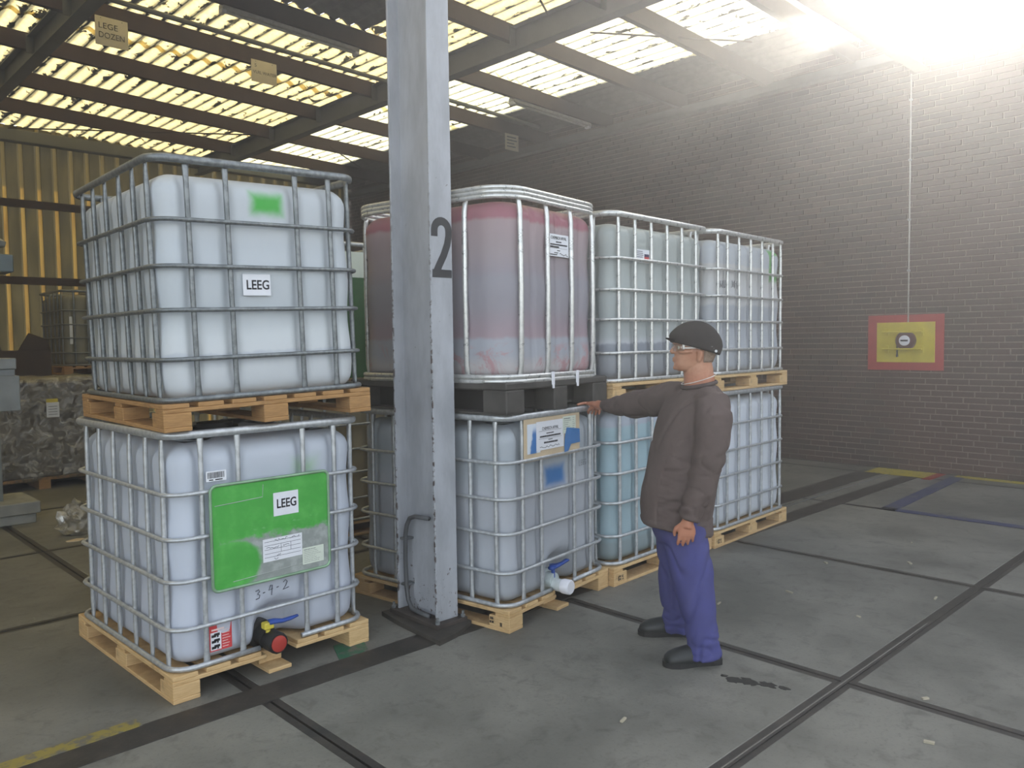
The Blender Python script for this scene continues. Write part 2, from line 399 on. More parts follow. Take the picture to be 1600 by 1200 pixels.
# black spill, a few crumbs
def blob(b, cx, cy, rx, ry, z, n=22, seed=0):
    q = random.Random(seed); P = [(cx+rx*math.cos(2*PI*k/n)*q.uniform(.6,1.15), cy+ry*math.sin(2*PI*k/n)*q.uniform(.6,1.15)) for k in range(n)]
    b.prism(P, 2, .0002, z)
b = MB()
for k, (cx, cy, rx, ry) in enumerate(((1.99,-1.64,.035,.045),(2.02,-1.70,.04,.06),(2.05,-1.78,.03,.05),(2.07,-1.85,.02,.03),(2.00,-1.58,.015,.02))): blob(b, cx, cy, rx, ry, .0012+.0001*k, 18, k)
b.build('black_spill', simple('dried_black_spill', (34,33,31), .5, 0, .2, 30), floor)
b = MB()
for (x, y) in ((4.2,-1.07),(1.3,-1.52),(2.9,-1.0),(3.25,-1.7),(3.4,-1.2),(4.6,-1.5),(2.0,-2.5),(3.9,-1.9),(5.2,-1.3),(2.4,-2.35)):
    a = rnd.uniform(0, PI); l = rnd.uniform(.012,.03); w = rnd.uniform(.004,.009); ca, sa = math.cos(a), math.sin(a)
    b.prism([(x+ca*l-sa*w, y+sa*l+ca*w), (x-ca*l-sa*w, y-sa*l+ca*w), (x-ca*l+sa*w, y-sa*l-ca*w), (x+ca*l+sa*w, y+sa*l-ca*w)], 2, .0005, .008)
tag(b.build('litter', simple('pale_crumbs', (178,170,148), .8)), 'pale crumbs and slivers scattered on the concrete floor', 'litter', kind='stuff')

# ------------------------------------------------------------------ brick wall (right)
wall = tag(put('wall_right', None), kind='structure')
WX, WTOP = 8.77, 5.30
MB().box((WX+.006,-7,0), (WX+.30,12.4,WTOP)).build('mortar_bed', M['mortar'], wall)
BL, BH, JT = .222, .058, .012
def brick_box(b, y0, z0, l, d): b.box((WX-d,y0,z0), (WX+.02,y0+l,z0+BH), .0)
single = {}
rows = int(WTOP/(BH+JT)); cells = []
for r in range(rows):
    z = .004+r*(BH+JT); off = (0, .117, .06, .177)[r % 4]
    y = -6.9+off
    while y < 12.0:
        cells.append((y, z)); y += BL+JT
def near(c):
    y, z = c; return (WX+1.327)**2+(y+3.592)**2+(z-1.61)**2
inview = [c for c in cells if -1.2 < c[0] < .95 and .0 < c[1] < 5.2 and not (-.46 < c[0] < .58 and 1.15 < c[1] < 1.92)]
inview.sort(key=near); chosen = set(inview[:300])
big = MB()
bme = MB(); bme.box((-.008,0,0), (.02,BL,BH), .0025); bme = bme.mesh('brick', M['brick'])
for c in cells:
    d = .006+rnd.random()*.004
    if c in chosen: put('brick', bme, wall, (WX-d+.006, c[0]+rnd.uniform(-.002,.002), c[1]))
    else: big.box((WX-d,c[0],c[1]), (WX+.012,c[0]+BL,c[1]+BH))
tag(big.build('brickwork', M['brick'], wall, fix=False), kind='stuff')
b = MB(); b.box((WX-.03,-7,WTOP), (WX+.33,12.4,WTOP+.05)); b.build('coping', M['opaque'], wall)
b = MB(); b.box((WX-.02,-7,0), (WX+.01,12.1,.012)); b.build('foot_joint', M['edge'], wall)

# ------------------------------------------------------------------ corrugated walls (back, and an added unseen one at left)
BY = 12.1
wb = tag(put('wall_back', None), kind='structure')
def trap_sheet(n, z0, z1):
    b = MB(); P = []
    for k in range(n):
        x = k*.26; P += [(x,0),(x+.018,-.035),(x+.075,-.035),(x+.095,0)]
    P.append((n*.26,0)); N = len(P)
    b.add([(x,y,z0) for x, y in P]+[(x,y,z1) for x, y in P], [(i,i+1,N+i+1,N+i) for i in range(N-1)])
    return b.mesh('wall_sheet', M['wallsheet'], fix=False)
ts = trap_sheet(4, 0.0, 5.36)
for k in range(15): put('wall_sheet', ts, wb, (-6.9+k*1.04, BY, 0))
b = MB(); b.box((0,-.10,0), (15.2,-.04,.13)); gm = b.mesh('girt', M['purlin'])
for z in (1.37, 2.69, 3.99): put('girt', gm, wb, (-6.5, BY, z))
b = MB(); b.box((-6.5,BY-.22,5.06), (8.7,BY-.04,5.26), .01); b.build('eaves_rail', M['rafter'], wb)
wl = tag(put('wall_left_added', None), kind='structure')  # out of view, added to darken the left side
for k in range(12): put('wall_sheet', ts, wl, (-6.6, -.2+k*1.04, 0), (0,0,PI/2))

# ------------------------------------------------------------------ canopy roof
roof = tag(put('ceiling', None), kind='structure')
TILT = .03
def zt(x): return -TILT*(x-3.5)
def wave_sheet(n, y0, y1, frac=1.0):
    b = MB(); seg = 8; N = int(n*seg*frac)+1
    for j, y in enumerate((y0, y1)):
        for i in range(N):
            x = i*PITCHC/seg; b.v.append((x, y, .024*math.sin(2*PI*i/seg)-TILT*x))
    for i in range(N-1): b.f.append((i, i+1, N+i+1, N+i)); b.mi.append(0)
    me = b.mesh('roof_sheet', M['sheet'], True, fix=False); return me
ROWS = [(-.05,2.2),(2.08,4.53),(4.50,6.95),(6.83,9.4),(9.28,12.2)]
SX0 = 4.18-1.2*9
for ri, (y0, y1) in enumerate(ROWS):
    me_t = wave_sheet(6, y0, y1); me_n = wave_sheet(6, y0, y1, .8)
    me_o = me_t.copy(); me_o.materials[0] = M['opaque']; me_p = me_t.copy(); me_p.materials[0] = M['sheet_sunglow']; me_n.materials[0] = M['sheet_sunglow']
    k = 0
    x = SX0
    while x < 8.5:
        if x > 6.5 and x < 6.7:
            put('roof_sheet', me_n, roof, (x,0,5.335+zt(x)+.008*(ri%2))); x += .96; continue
        if ri == 0 and x > 7.5:                      # the end sheets by the wall stop short of the eave beam
            me_o2 = wave_sheet(6, .60, y1); me_o2.materials[0] = M['opaque']; put('roof_sheet', me_o2, roof, (x,0,5.335+zt(x))); x += 1.2; continue
        solid = x > 7.5 or (x > 1.7 and x < 4.1 and y1 < 4.7)
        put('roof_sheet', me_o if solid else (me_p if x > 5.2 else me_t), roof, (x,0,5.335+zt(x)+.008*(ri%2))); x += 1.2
PY = [.62, 1.78, 3.12, 4.50, 5.90, 7.40, 8.90, 10.35]
def purlin_mesh(x0, x1):
    b = MB(); b.prism([(x0,5.10+zt(x0)),(x1,5.10+zt(x1)),(x1,5.30+zt(x1)),(x0,5.30+zt(x0))], 1, 0, .07); return b.mesh('purlin', M['purlin'])
RX = [-6.4, -2.5, 1.38, 5.26]
pm = [purlin_mesh(a, c) for a, c in ((-6.4,-2.5),(-2.5,1.38),(1.38,5.26),(5.26,8.76))]
for y in PY:
    for me in pm: put('purlin', me, roof, (0,y,0))
def ibeam(b, axis, lo, hi, c, w, h, tf=.014, tw=.009):
    """I-section along axis; c = centre of the bottom in the other two coordinates (horizontal, z)"""
    cx, z = c
    for x0, x1, z0, z1 in ((cx-w/2,cx+w/2,z,z+tf),(cx-w/2,cx+w/2,z+h-tf,z+h),(cx-tw/2,cx+tw/2,z+tf,z+h-tf)):
        if axis == 0: b.box((lo,x0,z0), (hi,x1,z1))
        else: b.box((x0,lo,z0), (x1,hi,z1))
for x in RX:
    b = MB(); ibeam(b, 1, -.1, 12.0, (x, 4.98+zt(x)), .15, .29)
    for y in PY: b.box((x-.09,y-.012,5.06+zt(x)), (x+.09,y-.002,5.28+zt(x)))
    b.build('rafter', M['rafter'], roof)
b = MB(); ibeam(b, 0, -6.5, 8.74, (-.10, 4.705), .16, .23); b.build('eave_beam', M['rafter'], roof)
b = MB(); b.box((8.60,-.1,4.86), (8.76,12,4.97), .008); b.build('wall_plate', M['rafter'], roof)
b = MB()
for p, q in (((5.75,2.41,5.09),(7.26,1.25,5.04)), ((4.4,2.0,5.09),(5.02,2.38,5.09)), ((1.85,11.0,5.05),(4.96,8.95,5.07)), ((6.18,8.67,5.02),(7.63,9.73,4.96))): b.tube([p, q], .011, 6)
b.build('brace_rod', M['purlin'], roof)
b = MB(); b.tube([(-2,5.30,5.12+zt(-2)),(7.9,5.30,5.12+zt(7.9))], .030, 8); b.build('conduit', M['rafter'], roof)
def lamp(x0, x1, y, lab):
    t = thing('fluorescent_lamp', lab, 'lamp', (x0,y,5.04+zt(x0)), 0, 'tube lamps under the roof')
    L = x1-x0
    MB().box((0,-.06,.02), (L,.06,.09), .008).build('housing', simple('white_lamp_housing', (196,194,188), .5), t, rot=(0,TILT,0))
    b = MB(); b.tube([(.05,0,.012),(L-.05,0,.012)], .016, 8); b.build('tube_lamp', simple('unlit_tube', (206,206,200), .3), t, rot=(0,TILT,0))
    for x in (-.005, L-.045): MB().box((x,-.045,-.012), (x+.05,.045,.035), .006).build('end_cap', M['whitecap'], t, rot=(0,TILT,0))
    for x in (L*.2, L*.8): MB().tube([(x,0,.08),(x,0,.30)], .008, 6).build('hanger', M['galv_dark'], t)
lamp(2.43, 4.09, 4.60, 'unlit tube lamp under the grey roof sheets left of the big column')
lamp(6.62, 8.28, 4.60, 'unlit tube lamp right of the big column, near the brick wall')
def sign(x, y, w, h, lab, lines, zb=5.10):
    t = thing('hanging_sign', lab, 'sign', (x, y, zb+zt(x)), 0, 'cards hung from the roof beams')
    MB().box((0,-.006,-h), (w,0,.05), .001).build('panel', M['card'], t)
    for (txt, sz, px, pz, sx) in lines: lettering('lettering', txt, sz, M['ink'], t, (px, -.0075, pz), align='LEFT', sx=sx)
    for k in (.06, w-.06): MB().tube([(k,-.008,.03),(k,0,.03)], .006, 6).build('nail', M['galv_dark'], t)
sign(1.60, 5.89, .34, .26, 'white card lettered LEGE DOZEN hung from a roof beam', (('LEGE', .088, .03, -.05, 1.05), ('DOZEN', .088, .03, -.15, .90)))
sign(3.39, 5.89, .34, .22, 'white card lettered VUIL WATER hung from the beam above the white tank', (('5', .055, .04, -.02, 1.2), ('VUIL WATER', .055, .02, -.10, 1.0)))
t = thing('hanging_sign', 'pale card of four text lines hung near the brick wall', 'sign', (7.72, 5.89, 4.98), 0, 'cards hung from the roof beams')
MB().box((0,-.006,-.26), (.30,0,.0), .001).build('panel', M['card'], t)
b = MB()
for k in range(4): b.box((.04,-.0075,-.06-.05*k), (.04+(.2,.22,.16,.19)[k],-.006,-.042-.05*k))
b.build('lettering', M['inkgrey'], t)

# ------------------------------------------------------------------ steel column
def mat_column():
    t = NT('grey_column_paint'); o = t.obj(); f = t.noise(t.scale(o, (1,1,.35)), 6, 5, .65); g = t.noise(o, 28, 4, .7); x, y, z = t.xyz(o)
    c = t.mix(t.ss(f, .3, .7), lin((150,153,157)), lin((176,179,184)))
    chip = t.math('MULTIPLY', t.ss(t.math('ADD', g, t.math('MULTIPLY', t.ss(z, .6, .0), .12)), .70, .74), 1.0)
    c = t.mix(chip, c, lin((70,52,42)))
    edge = t.math('MULTIPLY', t.ss(t.math('ABSOLUTE', x), .070, .0775), t.ss(g, .50, .56))
    c = t.mix(t.math('MULTIPLY', edge, t.ss(z, 3.2, 1.2)), c, lin((66,50,42)))
    return t.done(t.bsdf(c, .5, 0, t.bump(g, .12, .004), .4))
colm = thing('steel_column', 'tall grey painted steel column bearing a black number 2', 'column', (1.48, .055, 0))
MC = mat_column()
b = MB(); b.box((-.0775,-.185,.05), (.0775,-.168,4.71), .003); b.box((-.0775,.168,.05), (.0775,.185,4.71), .003); b.build('flange', MC, colm)
b = MB(); b.box((-.006,-.168,.05), (.006,.168,4.71)); b.build('web', MC, colm)
MBp = simple('rusty_base_plate', (74,66,60), .75, 0, .25, 16, .2)
MB().box((-.11,-.225,.025), (.115,.22,.05), .003).build('base_plate', MBp, colm)
b = MB(); b.prism([(-.20,-.36),(-.05,-.33),(.06,-.28),(.13,-.24),(.14,.25),(-.14,.26),(-.17,.05)], 2, -.01, .026); b.build('grout_bed', simple('stained_grout', (72,67,60), .9, 0, .25, 12, .4), colm)
b = MB()
for x in (-.09,.095):
    for y in (-.207,.205): b.lathe([(.014,.05),(.014,.066),(.008,.067),(.008,.085)], (x,y,0), 2, 6)
b.build('anchor_bolt', M['galv_dark'], colm)
PX = -.062
pp = [(PX,-.11,.625),(PX,.02,.618),(PX,.07,.60),(PX,.10,.555),(PX,.113,.50),(PX,.118,.36),(PX,.113,.20),(PX,.10,.115),(PX,.065,.07),(PX,.0,.063),(PX,-.10,.062)]
b = MB(); b.tube(pp, .013, 8); b.build('guard_pipe', simple('dark_grey_pipe', (84,86,88), .5), colm, True)
b = MB()
for z in (.47,.20): b.box((PX-.01,.11,z-.006), (.0,.155,z+.006))
b.build('pipe_bracket', M['galv_dark'], colm)
# the number: one bent stroke
num = MB(); W2 = .034
path = [(-.050,.060),(-.050,.095)]+[(.050*math.cos(a), .095+.050*math.sin(a)) for a in [PI*(1-k/10) for k in range(1,11)]]+[(.050,.065),(.040,.020),(.014,-.040),(-.018,-.095),(-.040,-.135)]
stroke(num, path, .045, 0, .001)
stroke(num, [(-.068,-.142),(.068,-.142)], .044, -.0002, .001)
num.build('number', simple('black_stencil_paint', (46,48,52), .6), colm, loc=(.002,-.1855,2.135))

# ------------------------------------------------------------------ bulk containers
W, D = 1.06, 1.27
SV = [.105, .29, .49, .705, .91, 1.10]
FU = [.172, .352, .70, .882]
H_RINGS = (.32, .54, .735, .94)
def ring_mesh(z, r, name, mat, gap=None, corner=.10, inset=.013, rr=None):
    P = rrect(W, D, corner, 5, inset)
    b = MB()
    if gap is None: b.tube([(x,y,0) for x, y in P], r, 8, True, flat=(0,0,1))
    else:
        # open at the valve: start right of the gap on the front edge, end left of it
        P2 = [(gap[1], inset)]+P+[(gap[0], inset)]; b.tube([(x,y,0) for x, y in P2], r, 8, False, flat=(0,0,1))
    return b.mesh(name, mat, True)
def bar_mesh(h0, h1, r, mat, name='cage_bar', flare=1.5):
    b = MB(); zs = [h0, h0+.03, h0+.09, (h0+h1)/2, h1-.09, h1-.03, h1]
    rs = [(r*.55, r*flare), (r*.7, r*1.3), (r, r), (r, r), (r, r), (r*.7, r*1.3), (r*.55, r*flare)]
    b.tube([(0,0,z) for z in zs], rs, 8, flat=(0,1,0)); return b.mesh(name, mat, True)
cage_cache = {}
def cage_meshes(mat, H):
    k = (mat.name, H)
    if k not in cage_cache:
        cage_cache[k] = dict(ring=ring_mesh(0, (.0105,.0125), 'cage_ring', mat), rim=ring_mesh(0, (.019,.013), 'top_rim', mat),
            rail=ring_mesh(0, (.013,.013), 'bottom_rail', mat), railg=ring_mesh(0, (.013,.013), 'bottom_rail', mat, gap=(.43,.66)),
            bar=bar_mesh(.13, H, .0125, mat))
    return cage_cache[k]

def bottle_mesh(mat, H, valve, corner=.105, inset=.040, z0=.135, dent=.022, su=SV, fu=FU, groove=.030, topdrop=.05, rb=.075, rtp=.10):
    """rounded box of blown plastic with upright grooves behind the bars, and a hollow for the outlet"""
    per = []                                                    # (x, y, nx, ny, groove depth)
    x0, y0, x1, y1 = inset, inset, W-inset, D-inset
    def run(ax, a, b_, fixed, nrm, gr):
        n = max(6, int(abs(b_-a)/.014))
        for k in range(n):
            s = a+(b_-a)*k/n; g = sum(math.exp(-((s-q)/groove)**2) for q in gr)
            per.append(((s, fixed) if ax == 0 else (fixed, s))+nrm+(min(1, g),))
    def arc(cx, cy, a0):
        for k in range(9):
            a = a0+PI/2*k/9; per.append((cx+corner*math.cos(a), cy+corner*math.sin(a), math.cos(a), math.sin(a), 0))
    run(0, x0+corner, x1-corner, y0, (0,-1), fu); arc(x1-corner, y0+corner, -PI/2)
    run(1, y0+corner, y1-corner, x1, (1,0), su); arc(x1-corner, y1-corner, 0)
    run(0, x1-corner, x0+corner, y1, (0,1), fu); arc(x0+corner, y1-corner, PI/2)
    run(1, y1-corner, y0+corner, x0, (-1,0), su); arc(x0+corner, y0+corner, PI)
    zt_ = H-topdrop; lev = []
    for k in range(6): a = PI/2*k/5; lev.append((z0+rb*(1-math.cos(a)), rb*(1-math.sin(a))))
    for k in range(1, 16): lev.append((z0+rb+(zt_-rtp-z0-rb)*k/16, 0))
    for k in range(7): a = PI/2*k/6; lev.append((zt_-rtp+rtp*math.sin(a), rtp*(1-math.cos(a))))
    lev.append((zt_+.004, .22))
    R = []
    for z, ins in lev:
        ring = []
        f = max(0, min(1, (z-z0-.02)/.1))*max(0, min(1, (zt_-.0-z)/.05)) if ins < .2 else 0
        bulge = .006*math.sin((z-.2)*PI/.2)*f
        for x, y, nx, ny, g in per:
            d = ins+dent*g*f-bulge*(1-g)
            if valve and ny < -.9 and z < .42:
                wv = max(0, 1-abs(x-.555)/.15)*max(0, min(1, (.36-z)/.12)); d += .10*min(1, wv*2.2)
            ring.append((x-nx*d, y-ny*d, z))
        R.append(ring)
    b = MB(); b.loft(R); return b.mesh('bottle', mat, True)

pal_cache = {}
def pallet(parent, mat, notch=False):
    k = mat.name
    if k not in pal_cache:
        def bx(n, a, c): return MB().box(a, c, .003).mesh(n, mat)
        pal_cache[k] = dict(deck=bx('deck_board', (0,0,.103), (.118,D,.124)), deckn=bx('deck_board', (0,.13,.103), (.118,D,.124)),
            str_=bx('stringer', (0,0,.084), (W,.10,.103)), strA=bx('stringer', (0,0,.084), (.46,.10,.103)), strB=bx('stringer', (.62,0,.084), (W,.10,.103)),
            blk=bx('block', (0,0,.020), (.125,.145,.084)), blkm=bx('block', (0,.10,.020), (.125,.245,.084)), run=bx('bottom_board', (0,0,0), (.125,D,.020)))
    c = pal_cache[k]
    p = put('pallet', None, parent)
    for i in range(7):
        x = i*(W-.118)/6
        put('deck_board', c['deckn'] if notch and i in (3,) else c['deck'], p, (x,0,0))
    for y in (0,(D-.1)/2,D-.1):
        if notch and y == 0: put('stringer', c['strA'], p); put('stringer', c['strB'], p)
        else: put('stringer', c['str_'], p, (0,y,0))
    for i, x in enumerate((0,(W-.125)/2,W-.125)):
        for j, y in enumerate((0,(D-.145)/2,D-.145)): put('block', c['blkm'] if notch and i == 1 and j == 0 else c['blk'], p, (x,y,0))
        put('bottom_board', c['run'], p, (x,0,0))
    return p

def container(label, loc, rz, mat, H=1.225, valve=False, galv=None, wood=None, su=SV):
    galv = galv or M['galv']; c = cage_meshes(galv, H)
    t = thing('bulk_container', label, 'container', loc, math.radians(rz), 'bulk containers stacked under the canopy')
    put('bottle', bottle_mesh(mat, H, valve, su=su), t)
    b = MB(); b.lathe([(.12,H-.05),(.12,H-.03),(.095,H-.03),(.095,H-.012),(.02,H-.010)], (W/2,D/2,0), 2, 20); b.build('screw_lid', M['black'], t, 'auto')
    put('top_rim', c['rim'], t, (0,0,H)); put('bottom_rail', c['railg'] if valve else c['rail'], t, (0,0,.139))
    for z in H_RINGS: put('cage_ring', c['ring'], t, (0,0,z))
    i = .027
    for u in FU: put('cage_bar', c['bar'], t, (u,i,0)); put('cage_bar', c['bar'], t, (u,D-i,0))
    for v in su: put('cage_bar', c['bar'], t, (i,v,0), (0,0,PI/2)); put('cage_bar', c['bar'], t, (W-i,v,0), (0,0,PI/2))
    pallet(t, wood or M['wood'], valve)
    return t
def rot_front(x, y, deg):
    """origin and turn for a container whose long side faces the yard, near-left corner at x, y"""
    a = math.radians(deg); return (x+D*math.cos(a), y+D*math.sin(a)), deg+90

def paper(parent, x0, x1, z0, z1, y, mat, name='paper_label', t=.001):
    return MB().box((x0,y-t,z0), (x1,y,z1)).build(name, mat, parent)
def scribble(b, x0, x1, z, h, y, seed, w=.0022):
    q = random.Random(seed); n = max(6, int((x1-x0)/.007)); P = []
    for k in range(n+1): P.append((x0+(x1-x0)*k/n+q.uniform(-.002,.002), z+h*q.uniform(-.5,.5)))
    stroke(b, P, w, y, .0004)

# --- left stack, lower
bot_L1 = mat_bottle('milky_plastic_lavender', (196,200,214), [(.0,(198,202,214)),(.22,(208,214,226)),(.8,(212,219,230)),(1.2,(208,215,224))], .05, .10,
    paints=((.72,.99,.05,.03,.06,(176,208,176)),))
L1 = container('white tank with a green sprayed LEEG plate, lower tank of the left stack', (0,0,0), 1.52, bot_L1, 1.21, True)
def mat_plate():
    t = NT('green_sprayed_plate'); o = t.obj(); x, y, z = t.xyz(o)
    nz = t.math('MULTIPLY', t.math('SUBTRACT', t.noise(o, 9, 4, .65), .5), .16)
    g1 = t.ss(t.math('ADD', z, nz), .205, .235)
    d = t.math('ADD', t.math('ADD', t.math('POWER', t.math('DIVIDE', t.math('SUBTRACT', x, .08), .17), 2.0), t.math('POWER', t.math('DIVIDE', t.math('SUBTRACT', z, .10), .13), 2.0)), t.math('MULTIPLY', nz, 4.0))
    g2 = t.ss(d, 1.15, .75)
    edge = t.ss(t.math('ADD', x, nz), .055, .03)
    k = t.math('MAXIMUM', t.math('MAXIMUM', g1, g2), edge, True)
    green = t.mix(t.ss(t.noise(o, 12, 4, .6), .4, .75), lin((66,160,62)), lin((88,178,80)))
    green = t.mix(t.math('MULTIPLY', t.ss(t.noise(t.scale(o, (1,1,2)), 5, 4, .7), .62, .72), .6), green, lin((150,200,148)))
    metal = t.mix(t.ss(t.noise(o, 20, 3), .4, .7), lin((140,146,142)), lin((168,174,170)))
    return t.done(t.bsdf(t.mix(k, metal, green), .42, 0, None, .5))
pl = put('sign_plate', None, L1, (.195,-.006,.47))
P = [(x-.0, y) for x, y in rrect(.625, .495, .03, 4)]
b = MB(); b.prism(P, 1, -.002, .002); b.build('plate_sheet', mat_plate(), pl)
b = MB(); b.tube([(x,-.004,y) for x, y in P], .0075, 6, True); b.build('rolled_edge', simple('green_tinted_steel', (150,184,150), .4, .3, .2, 6), pl, True)
paper(pl, .316, .452, .305, .42, -.003, M['paper'], 'paper_label')
lettering('lettering', 'LEEG', .062, M['ink'], pl, (.387,-.0045,.362), sx=.80, bold=.0012)
def form_label(parent, x0, x1, z0, z1, y, seed):
    paper(parent, x0, x1, z0, z1, y, M['paper'])
    b = MB(); w, h = x1-x0, z1-z0
    for f in (.86,.70,.52,.34,.18): b.box((x0+.04*w,y-.0014,z0+f*h), (x1-.04*w,y-.001,z0+f*h+.0018))
    for f in (.45,.70): b.box((x0+f*w,y-.0014,z0+.34*h), (x0+f*w+.0016,y-.001,z0+.70*h))
    scribble(b, x0+.30*w, x0+.62*w, z0+.90*h, .016, y-.0012, seed); scribble(b, x0+.68*w, x0+.93*w, z0+.90*h, .012, y-.0012, seed+1)
    scribble(b, x0+.08*w, x0+.40*w, z0+.59*h, .010, y-.0012, seed+2); scribble(b, x0+.5*w, x0+.66*w, z0+.60*h, .010, y-.0012, seed+3)
    scribble(b, x0+.35*w, x0+.44*w, z0+.25*h, .012, y-.0012, seed+4); scribble(b, x0+.28*w, x0+.38*w, z0+.08*h, .010, y-.0012, seed+5)
    b.build('form_print', M['pen'], parent)
form_label(pl, .254, .467, .088, .200, -.003, 3)
def fine_print(parent, x0, x1, z0, z1, y, n, head=True, mat=None, seed=1):
    q = random.Random(seed); b = MB(); h = (z1-z0)/n
    for k in range(n):
        z = z1-h*(k+.5); e = x0+(x1-x0)*q.uniform(.6,1); t_ = h*(.32 if (head and k == 0) else .16); s = x0
        while s < e-.004:
            l = q.uniform(.006,.02); b.box((s,y-.0005,z-t_/2), (min(s+l, e),y,z+t_/2)); s += l+.003
    b.build('fine_print', mat or M['inkgrey'], parent)
paper(pl, .468, .590, .034, .118, -.003, M['paper_cream']); fine_print(pl, .476, .580, .040, .112, -.004, 8)
b = MB(); b.tube([(.10,-.0025,.03),(.50,-.0025,.045)], .0015, 4); b.tube([(.02,-.0025,.40),(.26,-.0025,.41),(.265,-.0025,.47)], .0018, 4); b.build('embossed_line', simple('embossed_steel', (176,182,176), .4), pl)
fy = .0385
paper(L1, .191, .289, .984, 1.032, fy-.020, M['paper'], 'barcode_label')
b = MB(); s = .198; q = random.Random(4)
while s < .281: w_ = q.choice((.0015,.002,.0035)); b.box((s,fy-.0217,.998), (s+w_,fy-.0211,1.026)); s += w_+q.choice((.0015,.002,.003))
b.box((.205,fy-.0217,.988), (.225,fy-.0211,.993)); b.box((.235,fy-.0217,.988), (.270,fy-.0211,.993)); b.build('barcode', M['ink'], L1)
# red warning label with white picture strip
paper(L1, .190, .300, .178, .300, fy-.002, simple('red_label', (206,64,66), .5, 0, .05), 'warning_label')
paper(L1, .195, .247, .184, .268, fy-.0031, M['paper'], 'picture_strip')
b = MB(); q = random.Random(9)
for z in (.190,.218,.245):
    b.box((.200,fy-.0050,z), (.222,fy-.0042,z+.012)); b.box((.212,fy-.0050,z+.006), (.240,fy-.0042,z+.018)); b.box((.226,fy-.0050,z-.002), (.234,fy-.0042,z+.010))
b.build('pictogram', M['ink'], L1)
b = MB()
for k in range(7): b.box((.252,fy-.0050,.190+.013*k), (.252+(.03,.036,.028,.04,.033,.038,.03)[k],fy-.0042,.193+.013*k))
b.box((.20,fy-.0050,.276), (.262,fy-.0042,.284)); b.build('warning_print', simple('pale_print', (240,214,208), .6), L1)
# marker pen 3-4-2
b = MB(); y = fy-.002
stroke(b, [(.428,.435),(.445,.440),(.450,.430),(.438,.420),(.450,.412),(.446,.398),(.428,.395)], .004, y)
stroke(b, [(.466,.418),(.478,.420)], .004, y)
stroke(b, [(.510,.450),(.498,.425),(.520,.430)], .004, y); stroke(b, [(.518,.448),(.512,.398)], .004, y)
stroke(b, [(.540,.430),(.552,.432)], .004, y)
stroke(b, [(.578,.448),(.590,.458),(.600,.448),(.590,.428),(.575,.412),(.608,.418)], .004, y); b.build('handwriting', M['pen'], L1, loc=(0,0,-.022))

def valve_set(parent, x, kind):
    v = put('outlet_valve', None, parent, (x,0,.180))
    dark = M['black'] if kind == 'black' else M['blue']
    b = MB(); b.lathe([(.070,.135),(.070,.075),(.052,.070),(.048,.02)], (0,0,0), 1, 20); b.build('valve_body', M['black'] if kind == 'black' else simple('milky_spout', (196,206,204), .4), v, 'auto')
    if kind == 'black':
        b = MB(); b.lathe([(.044,.03),(.052,.02),(.052,-.055),(.047,-.062)], (.016,0,-.018), 1, 14); b.build('cap_ring', M['black'], v, 'auto')
        b = MB(); b.lathe([(.040,-.060),(.040,-.066),(.036,-.068)], (.016,0,-.018), 1, 18); b.build('cap_face', M['red'], v, 'auto')
        b = MB(); b.lathe([(.012,.0),(.012,.05),(.020,.052),(.020,.070)], (0,.012,0), 2, 10); b.box((-.028,-.012,.045), (.022,.030,.078), .004); b.build('valve_stem', M['yellowcap'], v)
        L = [(.0,.005,.075),(.03,.0,.076),(.07,-.006,.069),(.11,-.012,.073),(.148,-.016,.079)]
        b = MB(); b.tube(L, [(.014,.022),(.013,.024),(.010,.017),(.009,.016),(.006,.010)], 10, flat=(0,0,1)); b.build('lever', M['blue'], v, True)
    else:
        b = MB(); b.lathe([(.036,.02),(.038,.0),(.038,-.05)], (0,0,-.02), 1, 20); b.build('spout', simple('clear_spout', (212,218,216), .35), v, 'auto')
        b = MB(); b.lathe([(.042,-.040),(.044,-.046),(.044,-.092),(.039,-.098),(.02,-.098)], (0,0,-.02), 1, 20); b.build('screw_cap', M['whitecap'], v, 'auto')
        b = MB(); b.lathe([(.012,.0),(.012,.055),(.024,.056),(.024,.078)], (0,.03,.02), 2, 10); b.build('valve_stem', M['blue'], v, 'auto')
        L = [(-.03,.03,.080),(.02,.026,.084),(.07,.02,.088),(.12,.012,.10),(.135,.010,.098)]
        b = MB(); b.tube(L, [(.012,.020),(.013,.024),(.010,.016),(.010,.018),(.006,.010)], 10, flat=(0,0,1)); b.build('lever', M['blue'], v, True)
valve_set(L1, .475, 'black')
# --- left stack, upper
bot_L2 = mat_bottle('milky_plastic_white', (214,220,224), [(.0,(216,222,226)),(.27,(222,227,230)),(.30,(206,212,218)),(.335,(206,212,218)),(.345,(224,229,231)),(.42,(222,228,230)),(.50,(206,213,217)),(.84,(208,215,220)),(.90,(216,222,226)),(1.2,(208,214,218))], .022, .08,
    paints=((.555,1.040,.078,.046,.030,(78,186,78)),))
L2_lean = math.radians(-1.6)
L2 = container('white tank with a plain LEEG paper, resting on top of the left stack', (-.005,-.018,1.2295), -1.57, bot_L2, 1.205, False, galv=M['galv_dark'], wood=M['wood_old'])
L2.rotation_euler[1] = L2_lean; paper(L2, .408, .546, .605, .705, .026, M['paper']); lettering('lettering', 'LEEG', .062, M['ink'], L2, (.482,.0245,.653), sx=.85, bold=.0012)

